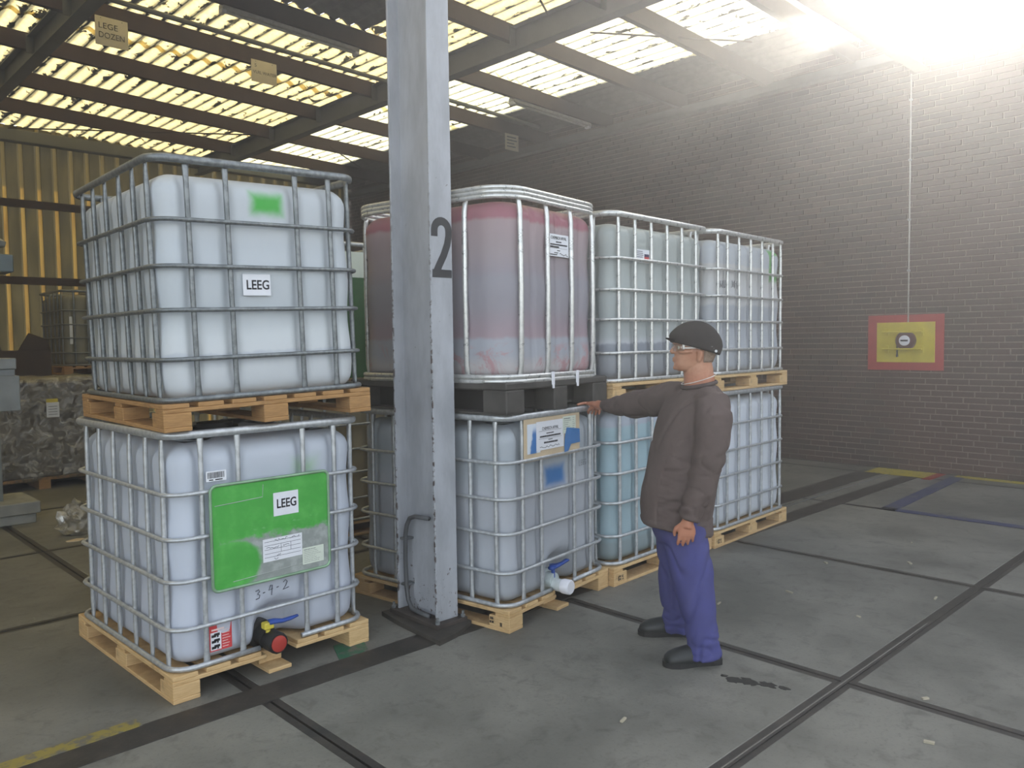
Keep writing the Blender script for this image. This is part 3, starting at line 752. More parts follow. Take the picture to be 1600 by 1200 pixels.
# --- right row, front grey tank
bot_RB = mat_bottle('greyed_plastic', (188,194,202), [(.0,(178,182,188)),(.3,(180,185,191)),(.34,(190,195,202)),(.75,(194,198,205)),(.85,(186,194,200)),(1.2,(188,196,202))], .03, .16,
    paints=((.512,.812,.098,.055,.032,(66,124,184)),))
RB = container('greyish tank with a blue sprayed tan label, whose rim the man touches', (1.658,-.448,0), 8.36, bot_RB, 1.19, True)
pl = put('sign_plate', None, RB, (.165,.008,.928))
b = MB(); b.box((0,0,0), (.575,.004,.245), .002); b.build('plate_sheet', M['tan'], pl)
def mat_bluespray():
    t = NT('sprayed_label_paper'); o = t.obj(); x, y, z = t.xyz(o)
    f = t.math('MULTIPLY', t.math('SUBTRACT', t.noise(o, 20, 4, .7), .5), .05)
    d = t.math('ADD', t.math('ABSOLUTE', t.math('SUBTRACT', x, t.math('ADD', t.math('MULTIPLY', z, .22), .075))), f)
    k = t.math('MULTIPLY', t.ss(d, .040, .020), t.ss(z, .205, .150))
    return t.done(t.bsdf(t.mix(k, lin((214,222,230)), lin((66,120,180))), .6))
MB().box((.030,-.002,.045), (.155,0,.215)).build('hazard_label', mat_bluespray(), pl)
paper(pl, .115, .395, .055, .222, -.002, M['paper'])
lettering('lettering', 'CHEMISCH AFVAL', .026, M['ink'], pl, (.255,-.0035,.178), sx=.80)
b = MB()
for (x0, x1, z, h_) in ((.215,.290,.150,.006),(.15,.36,.133,.010),(.235,.275,.112,.005),(.19,.33,.096,.010),(.14,.37,.121,.0015),(.14,.37,.165,.0015)):
    s = x0; q = random.Random(int(z*1000))
    while s < x1-.003: l = q.uniform(.006,.016); b.box((s,-.0036,z-h_/2), (min(s+l, x1),-.003,z+h_/2)); s += l+.0025
scribble(b, .15, .35, .072, .012, -.0032, 21, .0025); b.build('label_print', M['ink'], pl)
paper(pl, .385, .525, .130, .232, -.0035, M['paper_cream']); fine_print(pl, .395, .475, .150, .225, -.0046, 6, True, M['pen'], 5); fine_print(pl, .490, .515, .140, .225, -.0046, 7, False, M['inkgrey'], 8)
b = MB(); b.prism([(.400,.055),(.405,.110),(.425,.165),(.565,.145),(.570,.062),(.47,.060),(.44,.020),(.40,.018)], 1, -.006, -.004); b.build('blue_film', simple('blue_sprayed_film', (70,126,186), .55, 0, .08, 10), pl)
paper(pl, .005, .045, .006, .020, -.003, M['paper'])
b = MB()
for k in range(4):                                     # LEEG written by hand
    x = .775+.022*k; y = .0365; z = .85
    if k == 0: stroke(b, [(x,z+.018),(x,z-.018),(x+.014,z-.018)], .003, y)
    elif k < 3: stroke(b, [(x+.014,z+.015),(x,z+.015),(x,z-.016),(x+.014,z-.016)], .003, y); stroke(b, [(x,z),(x+.011,z)], .003, y)
    else: stroke(b, [(x+.015,z+.012),(x+.004,z+.018),(x,z),(x+.004,z-.017),(x+.015,z-.012),(x+.014,z-.001),(x+.008,z-.001)], .003, y)
b.build('handwriting', M['pen'], RB)
b = MB()
for (x0, z0, x1, z1) in ((-.012,.085,.02,.098),(-.012,.055,.02,.07)): pass
valve_set(RB, .47, 'white')
# pallet stamp on the side of the near block (local -x side)
b = MB()
for (v, z, w_, h_) in ((.115,.060,.022,.014),(.112,.040,.028,.012),(.052,.030,.014,.022)): b.box((-.0012,v,z), (-.0004,v+w_*.42,z+h_)); b.box((-.0012,v+w_*.58,z), (-.0004,v+w_,z+h_))
b.build('pallet_stamp', M['ink'], RB)

# --- right row, red-stained tank on black pallet
bot_RT = mat_bottle('red_stained_plastic', (176,172,176), [(.0,(196,190,190)),(.27,(200,196,196)),(.33,(178,182,190)),(.415,(178,182,190)),(.435,(172,152,160)),(.50,(168,154,162)),(.60,(164,160,168)),(.76,(160,158,166)),(.80,(162,154,162)),(.90,(172,160,164)),(1.075,(180,160,164)),(1.095,(168,104,116)),(1.17,(170,112,124)),(1.25,(182,140,146))], .022, .20,
    splotch=((188,150,154), .20, .42))
RT = thing('bulk_container', 'pink and red stained tank with few upright bars on a black plastic pallet', 'container', (1.658,-.448,1.2095), math.radians(8.36), 'bulk containers stacked under the canopy')
RU = [.17, .43, .68, .92]; RV = [.30, .55, .80, 1.0]
put('bottle', bottle_mesh(bot_RT, 1.245, False, .18, .036, .20, .012, [], [.30,.55,.80], .02, .055, .05, .09), RT)
b = MB()
for zz in (-.024,.0,.024): b.tube([(x,y,zz) for x, y in rrect(W, D, .20, 8, .014)], (.0135,.012), 8, True, flat=(0,0,1))
b.build('top_rim', M['galv_bright'], RT, True, (0,0,1.228))
b = MB()
for zz in (-.014,.012): b.tube([(x,y,zz) for x, y in rrect(W, D, .20, 8, .010)], (.0135,.012), 8, True, flat=(0,0,1))
b.build('bottom_rail', M['galv_bright'], RT, True, (0,0,.196))
def bent_bar(mat):
    b = MB(); zs = [(.19,.016),(.22,.010),(.27,.0),(.7,-.004),(1.13,.0),(1.18,.006),(1.21,.012)]
    b.tube([(0,o,z) for z, o in zs], [(.005,.020),(.011,.018),(.015,.016),(.015,.016),(.015,.016),(.011,.018),(.005,.020)], 8, flat=(0,1,0)); return b.mesh('cage_bar', mat, True)
bb = bent_bar(M['galv_bright'])
for u in RU: put('cage_bar', bb, RT, (u,.022,0)); put('cage_bar', bb, RT, (W-u,D-.022,0), (0,0,PI))
for v in RV[:-1]: put('cage_bar', bb, RT, (.022,v,0), (0,0,-PI/2)); put('cage_bar', bb, RT, (W-.022,v,0), (0,0,PI/2))
b = MB(); b.lathe([(.10,1.19),(.10,1.215),(.03,1.22)], (W/2,D/2,0), 2, 18); b.build('screw_lid', M['red'], RT, 'auto')
for u in (.44,.70):
    b = MB(); b.box((u-.014,-.008,.150), (u+.014,-.002,.225), .001); b.box((u-.009,-.010,.128), (u+.009,-.003,.150), .001); b.build('rail_clip', M['whitecap'], RT)
pb = put('pallet', None, RT)
b = MB(); b.box((0,0,.135), (W,D,.178), .008); b.build('deck', M['blackpal'], pb)
for nm, lo, hi in (('corner_block', (0,0,.0), (.17,.17,.136)), ('corner_block', (W-.17,0,.0), (W,.17,.136)), ('corner_block', (0,D-.17,.0), (.17,D,.136)), ('corner_block', (W-.17,D-.17,.0), (W,D,.136)),
        ('middle_block', (.46,.0,.0), (.60,.15,.136)), ('middle_block', (0,.55,.0), (.15,.72,.136)), ('middle_block', (.46,.55,.0), (.60,.72,.136)), ('middle_block', (W-.15,.55,.0), (W,.72,.136)), ('middle_block', (.46,D-.15,.0), (.60,D,.136))):
    MB().box(lo, hi, .007).build(nm, M['blackpal'], pb)
b = MB()
for x in (0,.46,W-.14): b.box((x,0,0), (x+.14,D,.014))
b.build('bottom_rail', M['blackpal'], pb)
b = MB(); b.box((.10,.15,.014), (W-.10,D-.15,.134)); b.build('inner_dark_fill', M['black'], pb)  # solid fill coloured black so the pallet openings look shaded
paper(RT, .452, .664, .905, 1.035, .0285, M['paper'])
lettering('lettering', 'CHEMISCH AFVAL', .026, M['ink'], RT, (.558,.0265,1.013), sx=.78)
b = MB()
for (x0, x1, z, h_) in ((.53,.585,.990,.007),(.47,.65,.974,.008),(.47,.56,.960,.010),(.46,.65,.953,.0012),(.54,.575,.940,.005),(.51,.55,.926,.005),(.47,.54,.915,.006)):
    s = x0; q = random.Random(int(z*1000))
    while s < x1-.003: l = q.uniform(.006,.016); b.box((s,.0262,z-h_/2), (min(s+l, x1),.0272,z+h_/2)); s += l+.0025
scribble(b, .565, .655, .918, .016, .0270, 5, .004); b.build('label_print', M['ink'], RT)

# --- right row, second and third stacks
bot_R2l = mat_bottle('aqua_plastic', (176,200,208), [(.0,(150,164,166)),(.26,(156,172,176)),(.30,(172,196,204)),(.9,(176,204,214)),(1.03,(180,208,216)),(1.05,(188,196,208)),(1.2,(190,198,208))], .02, .12)
bot_R2u = mat_bottle('greenish_white_plastic', (188,196,196), [(.0,(166,170,176)),(.22,(160,164,170)),(.30,(172,178,184)),(.33,(146,152,162)),(.375,(150,156,166)),(.39,(206,210,214)),(.43,(186,194,194)),(.75,(190,198,196)),(1.2,(180,188,184))], .03, .18)
bot_R3l = mat_bottle('pale_blue_plastic', (226,232,240), [(.0,(216,222,228)),(.5,(226,232,240)),(1.0,(230,236,244)),(1.2,(216,222,230))], .03, .08)
bot_R3u = mat_bottle('white_plastic_half_full', (204,208,212), [(.0,(190,194,200)),(.48,(196,202,210)),(.53,(188,194,202)),(.66,(186,192,200)),(.68,(214,216,218)),(.98,(216,216,214)),(1.0,(200,206,212)),(1.2,(190,198,204))], .03, .14, spaints=((.155,1.02,.085,.13,.025,(104,190,92),.05),))
S2 = [D-u for u in (.105,.295,.49,.69,.885,1.08)]; S3 = [D-u for u in (.09,.24,.43,.63,.83,1.03,1.18)]
(px, py), a = rot_front(2.715, -.335, 2.9)
R2l = container('pale aqua tank under the man\'s stretched arm, lower of the middle stack', (px,py,0), a, bot_R2l, 1.19, su=S2)
R2u = container('greenish white tank with a small flag sticker, right of the red stained tank', (px,py,1.2095), a, bot_R2u, 1.225, galv=M['galv_bright'], su=S2)
(px, py), a = rot_front(3.998, -.29, 2.9)
R3l = container('pale blue tank on the floor behind the man\'s back, at the row\'s far end', (px,py,0), a, bot_R3l, 1.19, su=S3)
R3u = container('white tank with green sprayed far corner, top of the row\'s far end', (px,py,1.2095), a, bot_R3u, 1.225, galv=M['galv_bright'], su=S3)
def side_label(t, v0, v1, z0, z1, x=.0455):
    MB().box((x-.001,v0,z0), (x,v1,z1)).build('paper_label', M['paper'], t)
side_label(R2u, D-.475, D-.310, .925, 1.015, .033)
b = MB()
for k in range(6): b.box((.0312,D-.400+.004*(k%3),.938+.012*k), (.0318,D-.322,.943+.012*k))
b.build('label_print', M['inkgrey'], R2u)
for z0, z1, c_ in ((.968,.986,(40,40,80)),(.950,.968,(190,60,60)),(.932,.950,(230,180,40))):
    MB().box((.0305,D-.468,z0), (.0317,D-.412,z1)).build('flag_stripe', simple('flag_print', c_, .6, 0, 0), R2u)
b = MB()
def spray_side(t, v, z, rv, rz, mat):
    pass
def side_scribble(t, v, z, seed):
    q = random.Random(seed); b = MB()
    for j in range(5):
        P = [Vector((.036, v-.02*j+q.uniform(-.008,.008), z+q.uniform(-.035,.035))) for k in range(4)]
        b.tube(P, .0022, 4)
    b.build('handwriting', M['pen'], t)
side_scribble(R3u, D-.14, .83, 3); side_scribble(R3u, D-.33, .83, 8)
# green spray on the far end of the top tank: done in its own plastic
t = bot_R3u.node_tree
# --- pallet stamps on the two front pallets
for tnk in (R2l, R3l):
    b = MB()
    for (v, z, w_, h_) in ((D-.055,.030,.010,.04),(D-.075,.032,.016,.016),(D-.078,.052,.018,.014),(D-.105,.032,.020,.010),(D-.100,.046,.012,.020)): b.box((-.0012,v,z), (-.0004,v+w_*.4,z+h_)); b.box((-.0012,v+w_*.6,z+.003), (-.0004,v+w_,z+h_*.8))
    b.build('pallet_stamp', M['ink'], tnk)

# --- stack standing behind the red tank, seen through the gap by the column
bot_M1 = mat_bottle('tan_plastic', (196,184,150), [(.0,(190,176,140)),(1.2,(200,190,160))], .02, .12)
bot_M2 = mat_bottle('old_milky_plastic', (176,176,164), None, .02, .12)
(px, py), a = rot_front(1.50, 2.10, 0)
M1 = container('tan tank on the floor glimpsed between the left stack and the column', (px,py,0), a, bot_M1, 1.19)
M2 = container('tank with white and green plate glimpsed left of the column', (px,py,1.2095), a, bot_M2, 1.225)
MB().box((-.006,.20,.12), (.0,.50,.95)).build('sign_plate', simple('green_sprayed_sheet', (58,104,58), .6, 0, .12, 8), M2)
MB().box((-.008,.22,.95), (-.001,.50,1.16)).build('paper_label', M['paper_cream'], M2)
# --- far stack against the yellow wall
bot_F = mat_bottle('dim_milky_plastic', (150,146,126), None, .02, .15)
F1 = container('dim tank on the floor by the back wall, mostly hidden by the wrapped load', (2.05,9.3,0), 0, bot_F, 1.19, galv=M['galv_dark'], wood=M['wood_old'])
F2 = container('dim tank raised against the yellow back wall, above the wrapped load', (2.05,9.3,1.2095), 0, bot_F, 1.225, galv=M['galv_dark'], wood=M['wood_old'])
MB().box((.10,.012,.45), (.14,.018,.85)).build('paper_label', M['paper'], F2)

# ------------------------------------------------------------------ left background
lp = thing('steel_post', 'grey post on a stepped concrete foot at the photo\'s left edge', 'post', (.14,5.05,0))
MCo = simple('pale_concrete', (150,150,142), .85, 0, .15, 8, .15)
MB().box((-.32,-.30,0), (.44,.30,.09), .008).build('lower_step', MCo, lp)
MB().box((-.35,-.33,.09), (.47,.33,.20), .008).build('upper_step', MCo, lp)
b = MB(); b.box((-.20,-.10,.20), (.22,-.085,5.0)); b.box((-.20,.085,.20), (.22,.10,5.0)); b.box((-.0,-.085,.20), (.012,.085,5.0)); b.build('shaft', simple('grey_post_paint', (122,126,122), .6, 0, .12, 5), lp)
MBx = simple('grey_box_paint', (150,156,158), .5, 0, .12, 7)
b = MB(); b.box((-.30,-.26,1.04), (.36,.12,1.36), .006); b.build('switch_box', MBx, lp)
b = MB(); b.box((-.28,-.24,1.36), (.33,.12,1.42), .004); b.box((-.30,-.26,1.42), (.34,.13,1.52), .006); b.build('box_lid', MBx, lp)
b = MB(); b.box((-.20,-.24,2.30), (.36,.12,2.46), .01); b.build('upper_box', simple('blue_grey_box', (110,124,130), .5, 0, .15, 9), lp)
b = MB(); b.lathe([(.05,2.46),(.07,2.48),(.07,2.52),(.17,2.54),(.18,2.58),(.12,2.62),(.04,2.64)], (.16,-.08,0), 2, 18); b.build('lamp_dome', MBx, lp, 'auto')

wp = thing('wrapped_load', 'pallet load in crumpled stretch film before the yellow wall', 'pallet load', (.50,6.65,0))
b = MB(); 
for x in (0,.55,1.1):
    b.box((x,0,.02), (x+.12,1.0,.10)); b.box((x,0,0), (x+.12,1.0,.02))
b.box((0,0,.10), (1.22,1.0,.13)); b.build('pallet', M['wood_old'], wp)
MB().box((.03,.03,.13), (1.19,.97,1.22), .02).build('carton_block', simple('dim_cartons', (92,82,68), .8, 0, .25, 5), wp)
def crumple(mb_mesh, amp, sc_, seed):
    for v in mb_mesh.vertices:
        n = mnoise.noise_vector(v.co*sc_+Vector((seed,0,0))); v.co += n*amp
bm = bmesh.new(); bmesh.ops.create_cube(bm, size=1)
for v in bm.verts: v.co = Vector((.61+v.co.x*1.26, .5+v.co.y*1.04, .68+v.co.z*1.16))
bmesh.ops.subdivide_edges(bm, edges=bm.edges[:], cuts=14, use_grid_fill=True)
me = bpy.data.meshes.new('stretch_film'); bm.to_mesh(me); bm.free(); crumple(me, .035, 6, 3); crumple(me, .018, 17, 9); me.shade_smooth()
t = NT('crumpled_film'); f = t.noise(t.obj(), 9, 5, .7, 1.2)
gl = t.n('ShaderNodeBsdfGlossy'); gl.inputs['Roughness'].default_value = .22; gl.inputs[0].default_value = (.8,.8,.78,1); t.put(gl.inputs['Normal'], t.bump(f, .8, .03))
df = t.n('ShaderNodeBsdfDiffuse'); df.inputs[0].default_value = lin((150,144,130)); tp = t.n('ShaderNodeBsdfTransparent')
m1 = t.n('ShaderNodeMixShader'); m1.inputs[0].default_value = .45; t.t.links.new(df.outputs[0], m1.inputs[1]); t.t.links.new(gl.outputs[0], m1.inputs[2])
m2 = t.n('ShaderNodeMixShader'); t.put(m2.inputs[0], t.ss(f, .30, .72)); t.t.links.new(tp.outputs[0], m2.inputs[1]); t.t.links.new(m1.outputs[0], m2.inputs[2])
me.materials.append(t.done(m2.outputs[0])); put('stretch_film', me, wp)
MB().box((.64,-.075,.98), (.76,-.07,1.03)).build('yellow_sticker', M['yellowcap'], wp)
MB().box((.64,-.08,.82), (.77,-.075,.99)).build('paper_label', M['paper'], wp)
b = MB()
for k in range(4): b.box((.66,-.082,.85+.03*k), (.75,-.08,.856+.03*k))
b.build('label_print', M['inkgrey'], wp)
fl = thing('film_scrap', 'crumpled scrap of clear film on the floor by the left stack', 'film scrap', (.72,3.95,0))
bm = bmesh.new(); bmesh.ops.create_icosphere(bm, subdivisions=3, radius=1)
for v in bm.verts:
    n = mnoise.noise(v.co*2.3); v.co = Vector((v.co.x*.16, v.co.y*.12, max(0.0, (v.co.z+.6)*.16)))*(1+.5*n)
me2 = bpy.data.meshes.new('crumpled_film'); bm.to_mesh(me2); bm.free(); me2.materials.append(me.materials[0]); put('crumpled_film', me2, fl)
b = MB(); blob(b, .62, 3.7, .07, .05, .006, 9, 5); tag(b.build('paper_scrap', M['tan']), 'small pale torn paper scrap lying on the dark floor', 'paper scrap')
cb = thing('carton', 'dark brown carton leaning behind the wrapped load', 'carton', (1.12,8.0,0))
MCb = simple('dark_cardboard', (70,56,44), .85, 0, .15, 6)
MB().box((-.45,0,0), (.45,.6,1.58), .01).build('body', MCb, cb)
b = MB(); b.prism([(-.44,1.58),(-.1,1.58),(-.16,1.78),(-.42,1.76)], 1, .0, .012); b.build('flap', MCb, cb)
b = MB(); b.prism([(.08,1.58),(.44,1.58),(.40,1.72),(.2,1.80)], 1, .0, .012); b.build('flap', MCb, cb)

# ------------------------------------------------------------------ things on the brick wall
wp2 = thing('wall_station', 'yellow panel with red border and round dial on the brick wall', 'wall panel', (8.755,.05,0))
MRd = simple('red_panel_paint', (178,66,64), .6, 0, .08, 6); MYl = simple('yellow_panel_paint', (214,196,60), .55, 0, .08, 6)
MB().box((-.012,-.43,1.21), (0,.44,1.875), .002).build('red_border', MRd, wp2)
MB().box((-.022,-.335,1.305), (-.012,.33,1.785), .002).build('yellow_board', MYl, wp2)
for z in (1.67,1.465):
    b = MB(); b.tube([(-.10,-.215,z),(-.10,.235,z)], .011, 8); b.build('rail', MYl, wp2)
    for y in (-.19,.205):
        b = MB(); b.box((-.10,y-.012,z-.008), (-.02,y+.012,z+.008)); b.box((-.034,y-.02,z-.045), (-.022,y+.02,z+.045), .002); b.build('rail_bracket', MYl, wp2)
b = MB(); b.lathe([(.112,-.022),(.112,-.075),(.095,-.090)], (0,-.02,1.567), 0, 24); b.build('reel_body', simple('dark_red_housing', (96,58,56), .5), wp2, 'auto')
b = MB(); b.lathe([(.062,-.090),(.062,-.098),(.057,-.100)], (0,-.02,1.567), 0, 24); b.build('dial', M['whitecap'], wp2, 'auto')
b = MB(); b.box((-.103,-.062,1.557), (-.100,.022,1.577)); b.build('dial_lettering', M['ink'], wp2)
b = MB(); b.tube([(-.05,-.105,1.567),(-.05,-.135,1.567)], .010, 8); b.tube([(-.05,.06,1.60),(-.05,.078,1.50),(-.05,.078,1.40)], .010, 8); b.lathe([(.013,1.37),(.013,1.40)], (-.05,.078,0), 2, 8); b.build('hose_stub', M['black'], wp2)
cd = thing('conduit_pipe', 'thin white conduit running down the brick wall to the yellow panel', 'pipe', (8.755,.02,0))
b = MB(); b.tube([(-.012,.0,4.70),(-.012,.0,1.70)], .0095, 8); b.build('pipe', simple('white_conduit', (214,212,204), .4), cd, True)
b = MB()
for z in (4.4,3.7,3.0,2.4): b.box((-.026,-.018,z-.012), (0,.018,z+.012), .002)
b.build('pipe_clip', M['galv'], cd)

# ------------------------------------------------------------------ the man
man = thing('person', 'man in black cap, brown sweater and blue trousers touching the grey tank\'s rim', 'person', (2.11,-1.22,0), math.radians(136.03))
def ering(cx, cy, z, a, b, e=2.3, n=36, tilt=0.0, shear=0.0):
    P = []
    for k in range(n):
        t_ = 2*PI*k/n; c_, s_ = math.cos(t_), math.sin(t_)
        x = a*math.copysign(abs(c_)**(2/e), c_); y = b*math.copysign(abs(s_)**(2/e), s_)
        P.append((cx+x-shear*y, cy+y, z+tilt*x))
    return P
def remesh(mb, voxel, smooth=4, fac=.5):
    me_ = mb.mesh('tmp', M['ink']); o = bpy.data.objects.new('tmp', me_); col.objects.link(o)
    r_ = o.modifiers.new('r', 'REMESH'); r_.mode = 'VOXEL'; r_.voxel_size = voxel
    s_ = o.modifiers.new('s', 'SMOOTH'); s_.iterations = smooth; s_.factor = fac
    dg = bpy.context.evaluated_depsgraph_get(); dg.update()
    out = bpy.data.meshes.new_from_object(o.evaluated_get(dg)); bpy.data.objects.remove(o); bpy.data.meshes.remove(me_)
    out.materials.clear(); out.shade_smooth(); return out
def finish(me_, name, mat, parent):
    me_.name = name; me_.materials.append(mat); me_.update(); return put(name, me_, parent)
def displace(me_, fn):
    nrm = [v.normal.copy() for v in me_.vertices]
    for v, n_ in zip(me_.vertices, nrm):
        d = fn(v.co)
        if d: v.co += n_*d

# skin: one continuous body; what the clothes cover is kept slimmer than they are
b = MB()
HR = [(1.452,-.024,-.10,.030),(1.462,-.006,-.14,.043),(1.482,.000,-.178,.055),(1.502,-.003,-.196,.062),(1.52,-.002,-.205,.066),(1.545,-.006,-.214,.070),
      (1.57,-.012,-.222,.073),(1.595,-.003,-.226,.075),(1.63,-.004,-.226,.076),(1.66,-.025,-.213,.069),(1.682,-.07,-.18,.05),(1.692,-.11,-.15,.02)]
b.loft([ering((f+k)/2, 0, z, (f-k)/2, w_, 2.25) for z, f, k, w_ in HR])
b.tube([(-.014,0,1.588),(.001,0,1.568),(.010,0,1.553),(.002,0,1.543)], [.008,.010,.0135,.010], 10)           # nose
for s in (-1,1):
    b.tube([(-.002,s*.010,1.549),(-.008,s*.013,1.546)], [.008,.007], 8)
    b.tube([(-.004,s*.006,1.594),(-.007,s*.030,1.597),(-.022,s*.054,1.590)], [.009,.009,.007], 8)               # brow
    b.tube([(-.012,s*.045,1.553),(-.035,s*.062,1.550),(-.075,s*.070,1.553)], [.009,.010,.008], 8)               # cheekbone
    b.tube([(-.04,s*.036,1.474),(-.08,s*.050,1.482),(-.110,s*.058,1.502)], [.008,.008,.008], 8)                # jaw
    E_ = [(-.110,s*.074,1.500),(-.114,s*.080,1.513),(-.121,s*.085,1.532),(-.122,s*.085,1.546),(-.112,s*.081,1.556),(-.102,s*.076,1.548)]
    b.tube(E_, [(.007,.009),(.008,.010),(.0075,.011),(.0075,.011),(.007,.009),(.006,.007)], 8)                    # ear
    b.tube([(-.112,s*.074,1.508),(-.114,s*.077,1.545)], [.012,.013], 8)
b.tube([(-.006,-.022,1.517),(.003,0,1.518),(-.006,.022,1.517)], [.004,.0065,.004], 8)                          # lips
b.tube([(-.008,-.02,1.507),(.002,0,1.506),(-.008,.02,1.507)], [.004,.007,.004], 8)
b.tube([(-.016,-.014,1.471),(-.006,0,1.469),(-.016,.014,1.471)], [.010,.013,.010], 8)                          # chin
b.tube([(-.135,0,1.28),(-.130,0,1.40),(-.124,0,1.47),(-.120,0,1.53)], [(.075,.082),(.070,.078),(.066,.074),(.06,.066)], 20, flat=(0,1,0))
b.loft([ering(-.04, 0, .62, .10, .14), ering(-.04, 0, .85, .13, .16), ering(-.07, 0, 1.05, .12, .16), ering(-.10, 0, 1.22, .10, .165, shear=.2), ering(-.12, 0, 1.31, .085, .13, shear=.2), ering(-.13, 0, 1.37, .07, .07)])
b.tube([(-.03,.09,.70),(-.055,.13,.43),(-.085,.165,.23),(-.105,.19,.05)], [.085,.065,.052,.045], 14)
b.tube([(-.02,-.09,.70),(-.025,-.13,.43),(-.03,-.16,.23),(-.05,-.19,.05)], [.085,.065,.052,.045], 14)
b.tube([(-.13,.12,1.30),(-.154,.19,1.30),(-.145,.232,1.20),(-.10,.25,.97),(-.06,.25,.83),(-.018,.247,.735),(-.012,.247,.70)], [.05,.055,.05,.042,.036,.029,.030], 14)
b.tube([(-.08,-.10,1.31),(-.045,-.20,1.31),(.05,-.34,1.28),(.149,-.5,1.25),(.22,-.63,1.232),(.285,-.765,1.217),(.305,-.81,1.219)], [.05,.055,.05,.042,.036,.028,.030], 14)
# left hand, hanging, back of the hand outwards
b.loft([ering(-.012, .247, z, a_, c_, 2.6, 20) for z, a_, c_ in ((.735,.026,.018),(.715,.034,.018),(.69,.043,.017),(.668,.043,.016),(.655,.038,.012))])
for f0, f1, ln, r_ in ((.022,.030,.058,.0092),(.000,.006,.064,.0094),(-.022,-.018,.058,.0090),(-.042,-.042,.045,.0082)):
    z0 = .668
    b.tube([(f0,.250,z0+.012),(f0+(f1-f0)*.4,.247,z0-ln*.40),(f1,.238,z0-ln*.75),(f1-.002,.226,z0-ln*1.0)], [r_*1.1, r_*1.05, r_*.95, r_*.72], 10)
b.tube([(.014,.240,.712),(.036,.232,.694),(.043,.224,.672),(.042,.218,.652)], [.013,.0125,.0105,.008], 10)
# right hand on the rim: forefinger along it, the others closed over it, thumb beneath
pal = [(.292,-.775,1.217),(.312,-.825,1.222),(.338,-.878,1.222)]
b.tube(pal, [(.018,.030),(.018,.038),(.015,.040)], 16, flat=(0,0,1))
for F_, rr in (([(.352,-.900,1.223),(.385,-.885,1.2235),(.412,-.858,1.221),(.430,-.838,1.218)], .0092),
               ([(.345,-.905,1.222),(.334,-.903,1.206),(.326,-.897,1.178),(.333,-.902,1.152)], .0096),
               ([(.326,-.895,1.219),(.312,-.886,1.200),(.306,-.880,1.170),(.313,-.886,1.146)], .0094),
               ([(.308,-.880,1.213),(.293,-.868,1.195),(.288,-.864,1.170),(.294,-.868,1.152)], .0085)):
    b.tube(F_, [rr*1.1, rr*1.1, rr, rr*.75], 10)
b.tube([(.325,-.82,1.208),(.347,-.85,1.190),(.358,-.878,1.172),(.352,-.90,1.158)], [.013,.0125,.0105,.008], 10)
skin = remesh(b, .0040, 8)
def mat_skin():
    t = NT('skin'); o = t.obj(); f = t.noise(o, 14, 4, .6); x, y, z = t.xyz(o)
    c = t.mix(t.ss(f, .35, .7), lin((184,136,108)), lin((168,116,88)))
    c = t.mix(t.math('MULTIPLY', t.ss(z, 1.47, 1.40), .5), c, lin((178,110,84)))
    c = t.mix(t.math('MULTIPLY', t.ss(t.noise(o, 60, 3), .5, .75), .2), c, lin((140,88,70)))
    return t.done(t.bsdf(c, .5, 0, t.bump(t.noise(o, 120, 3), .1, .002), .4))
finish(skin, 'body', mat_skin(), man)
for s in (-1,1):
    b = MB(); b.tube([(-.0235,s*.031,1.5725),(-.018,s*.031,1.5725),(-.0125,s*.031,1.5725)], [.008,.0112,.004], 12); b.build('eye', M['paper'], man, True)
    b = MB(); b.tube([(-.0135,s*.031,1.5725),(-.0115,s*.031,1.5725)], [.0052,.004], 10); b.build('iris', M['ink'], man)
# sweater
b = MB()
TS = [(.648,.168,-.195,.195,.20,0),(.70,.170,-.19,.197,.10,0),(.76,.172,-.20,.20,.03,0),(.85,.168,-.212,.203,0,0),(.925,.152,-.222,.205,0,0),(1.0,.132,-.230,.203,0,.03),(1.09,.104,-.238,.20,0,.08),
      (1.16,.078,-.245,.20,0,.14),(1.238,.046,-.25,.203,0,.2),(1.285,.020,-.245,.196,0,.22),(1.325,-.008,-.237,.165,0,.2),(1.352,-.030,-.226,.122,-.06,.12),(1.374,-.046,-.215,.092,-.16,.0)]
b.loft([ering((f+k)/2, 0, z, (f-k)/2, w_, 2.35, 40, tl, sh_) for z, f, k, w_, tl, sh_ in TS])
b.tube([(-.13,.10,1.315),(-.152,.178,1.292),(-.148,.222,1.22),(-.132,.245,1.10),(-.105,.252,.98),(-.072,.25,.86),(-.040,.248,.79),(-.020,.247,.735)], [.07,.088,.092,.086,.076,.064,.057,.050], 20)
b.tube([(-.07,-.09,1.315),(-.03,-.20,1.305),(.05,-.335,1.272),(.13,-.47,1.245),(.19,-.575,1.232),(.24,-.675,1.222),(.278,-.748,1.216)], [.07,.086,.086,.078,.064,.046,.036], 20)
sw = remesh(b, .009, 6)
def crease(q, w_=.075): return math.exp(-(mnoise.noise(Vector(q))/w_)**2)
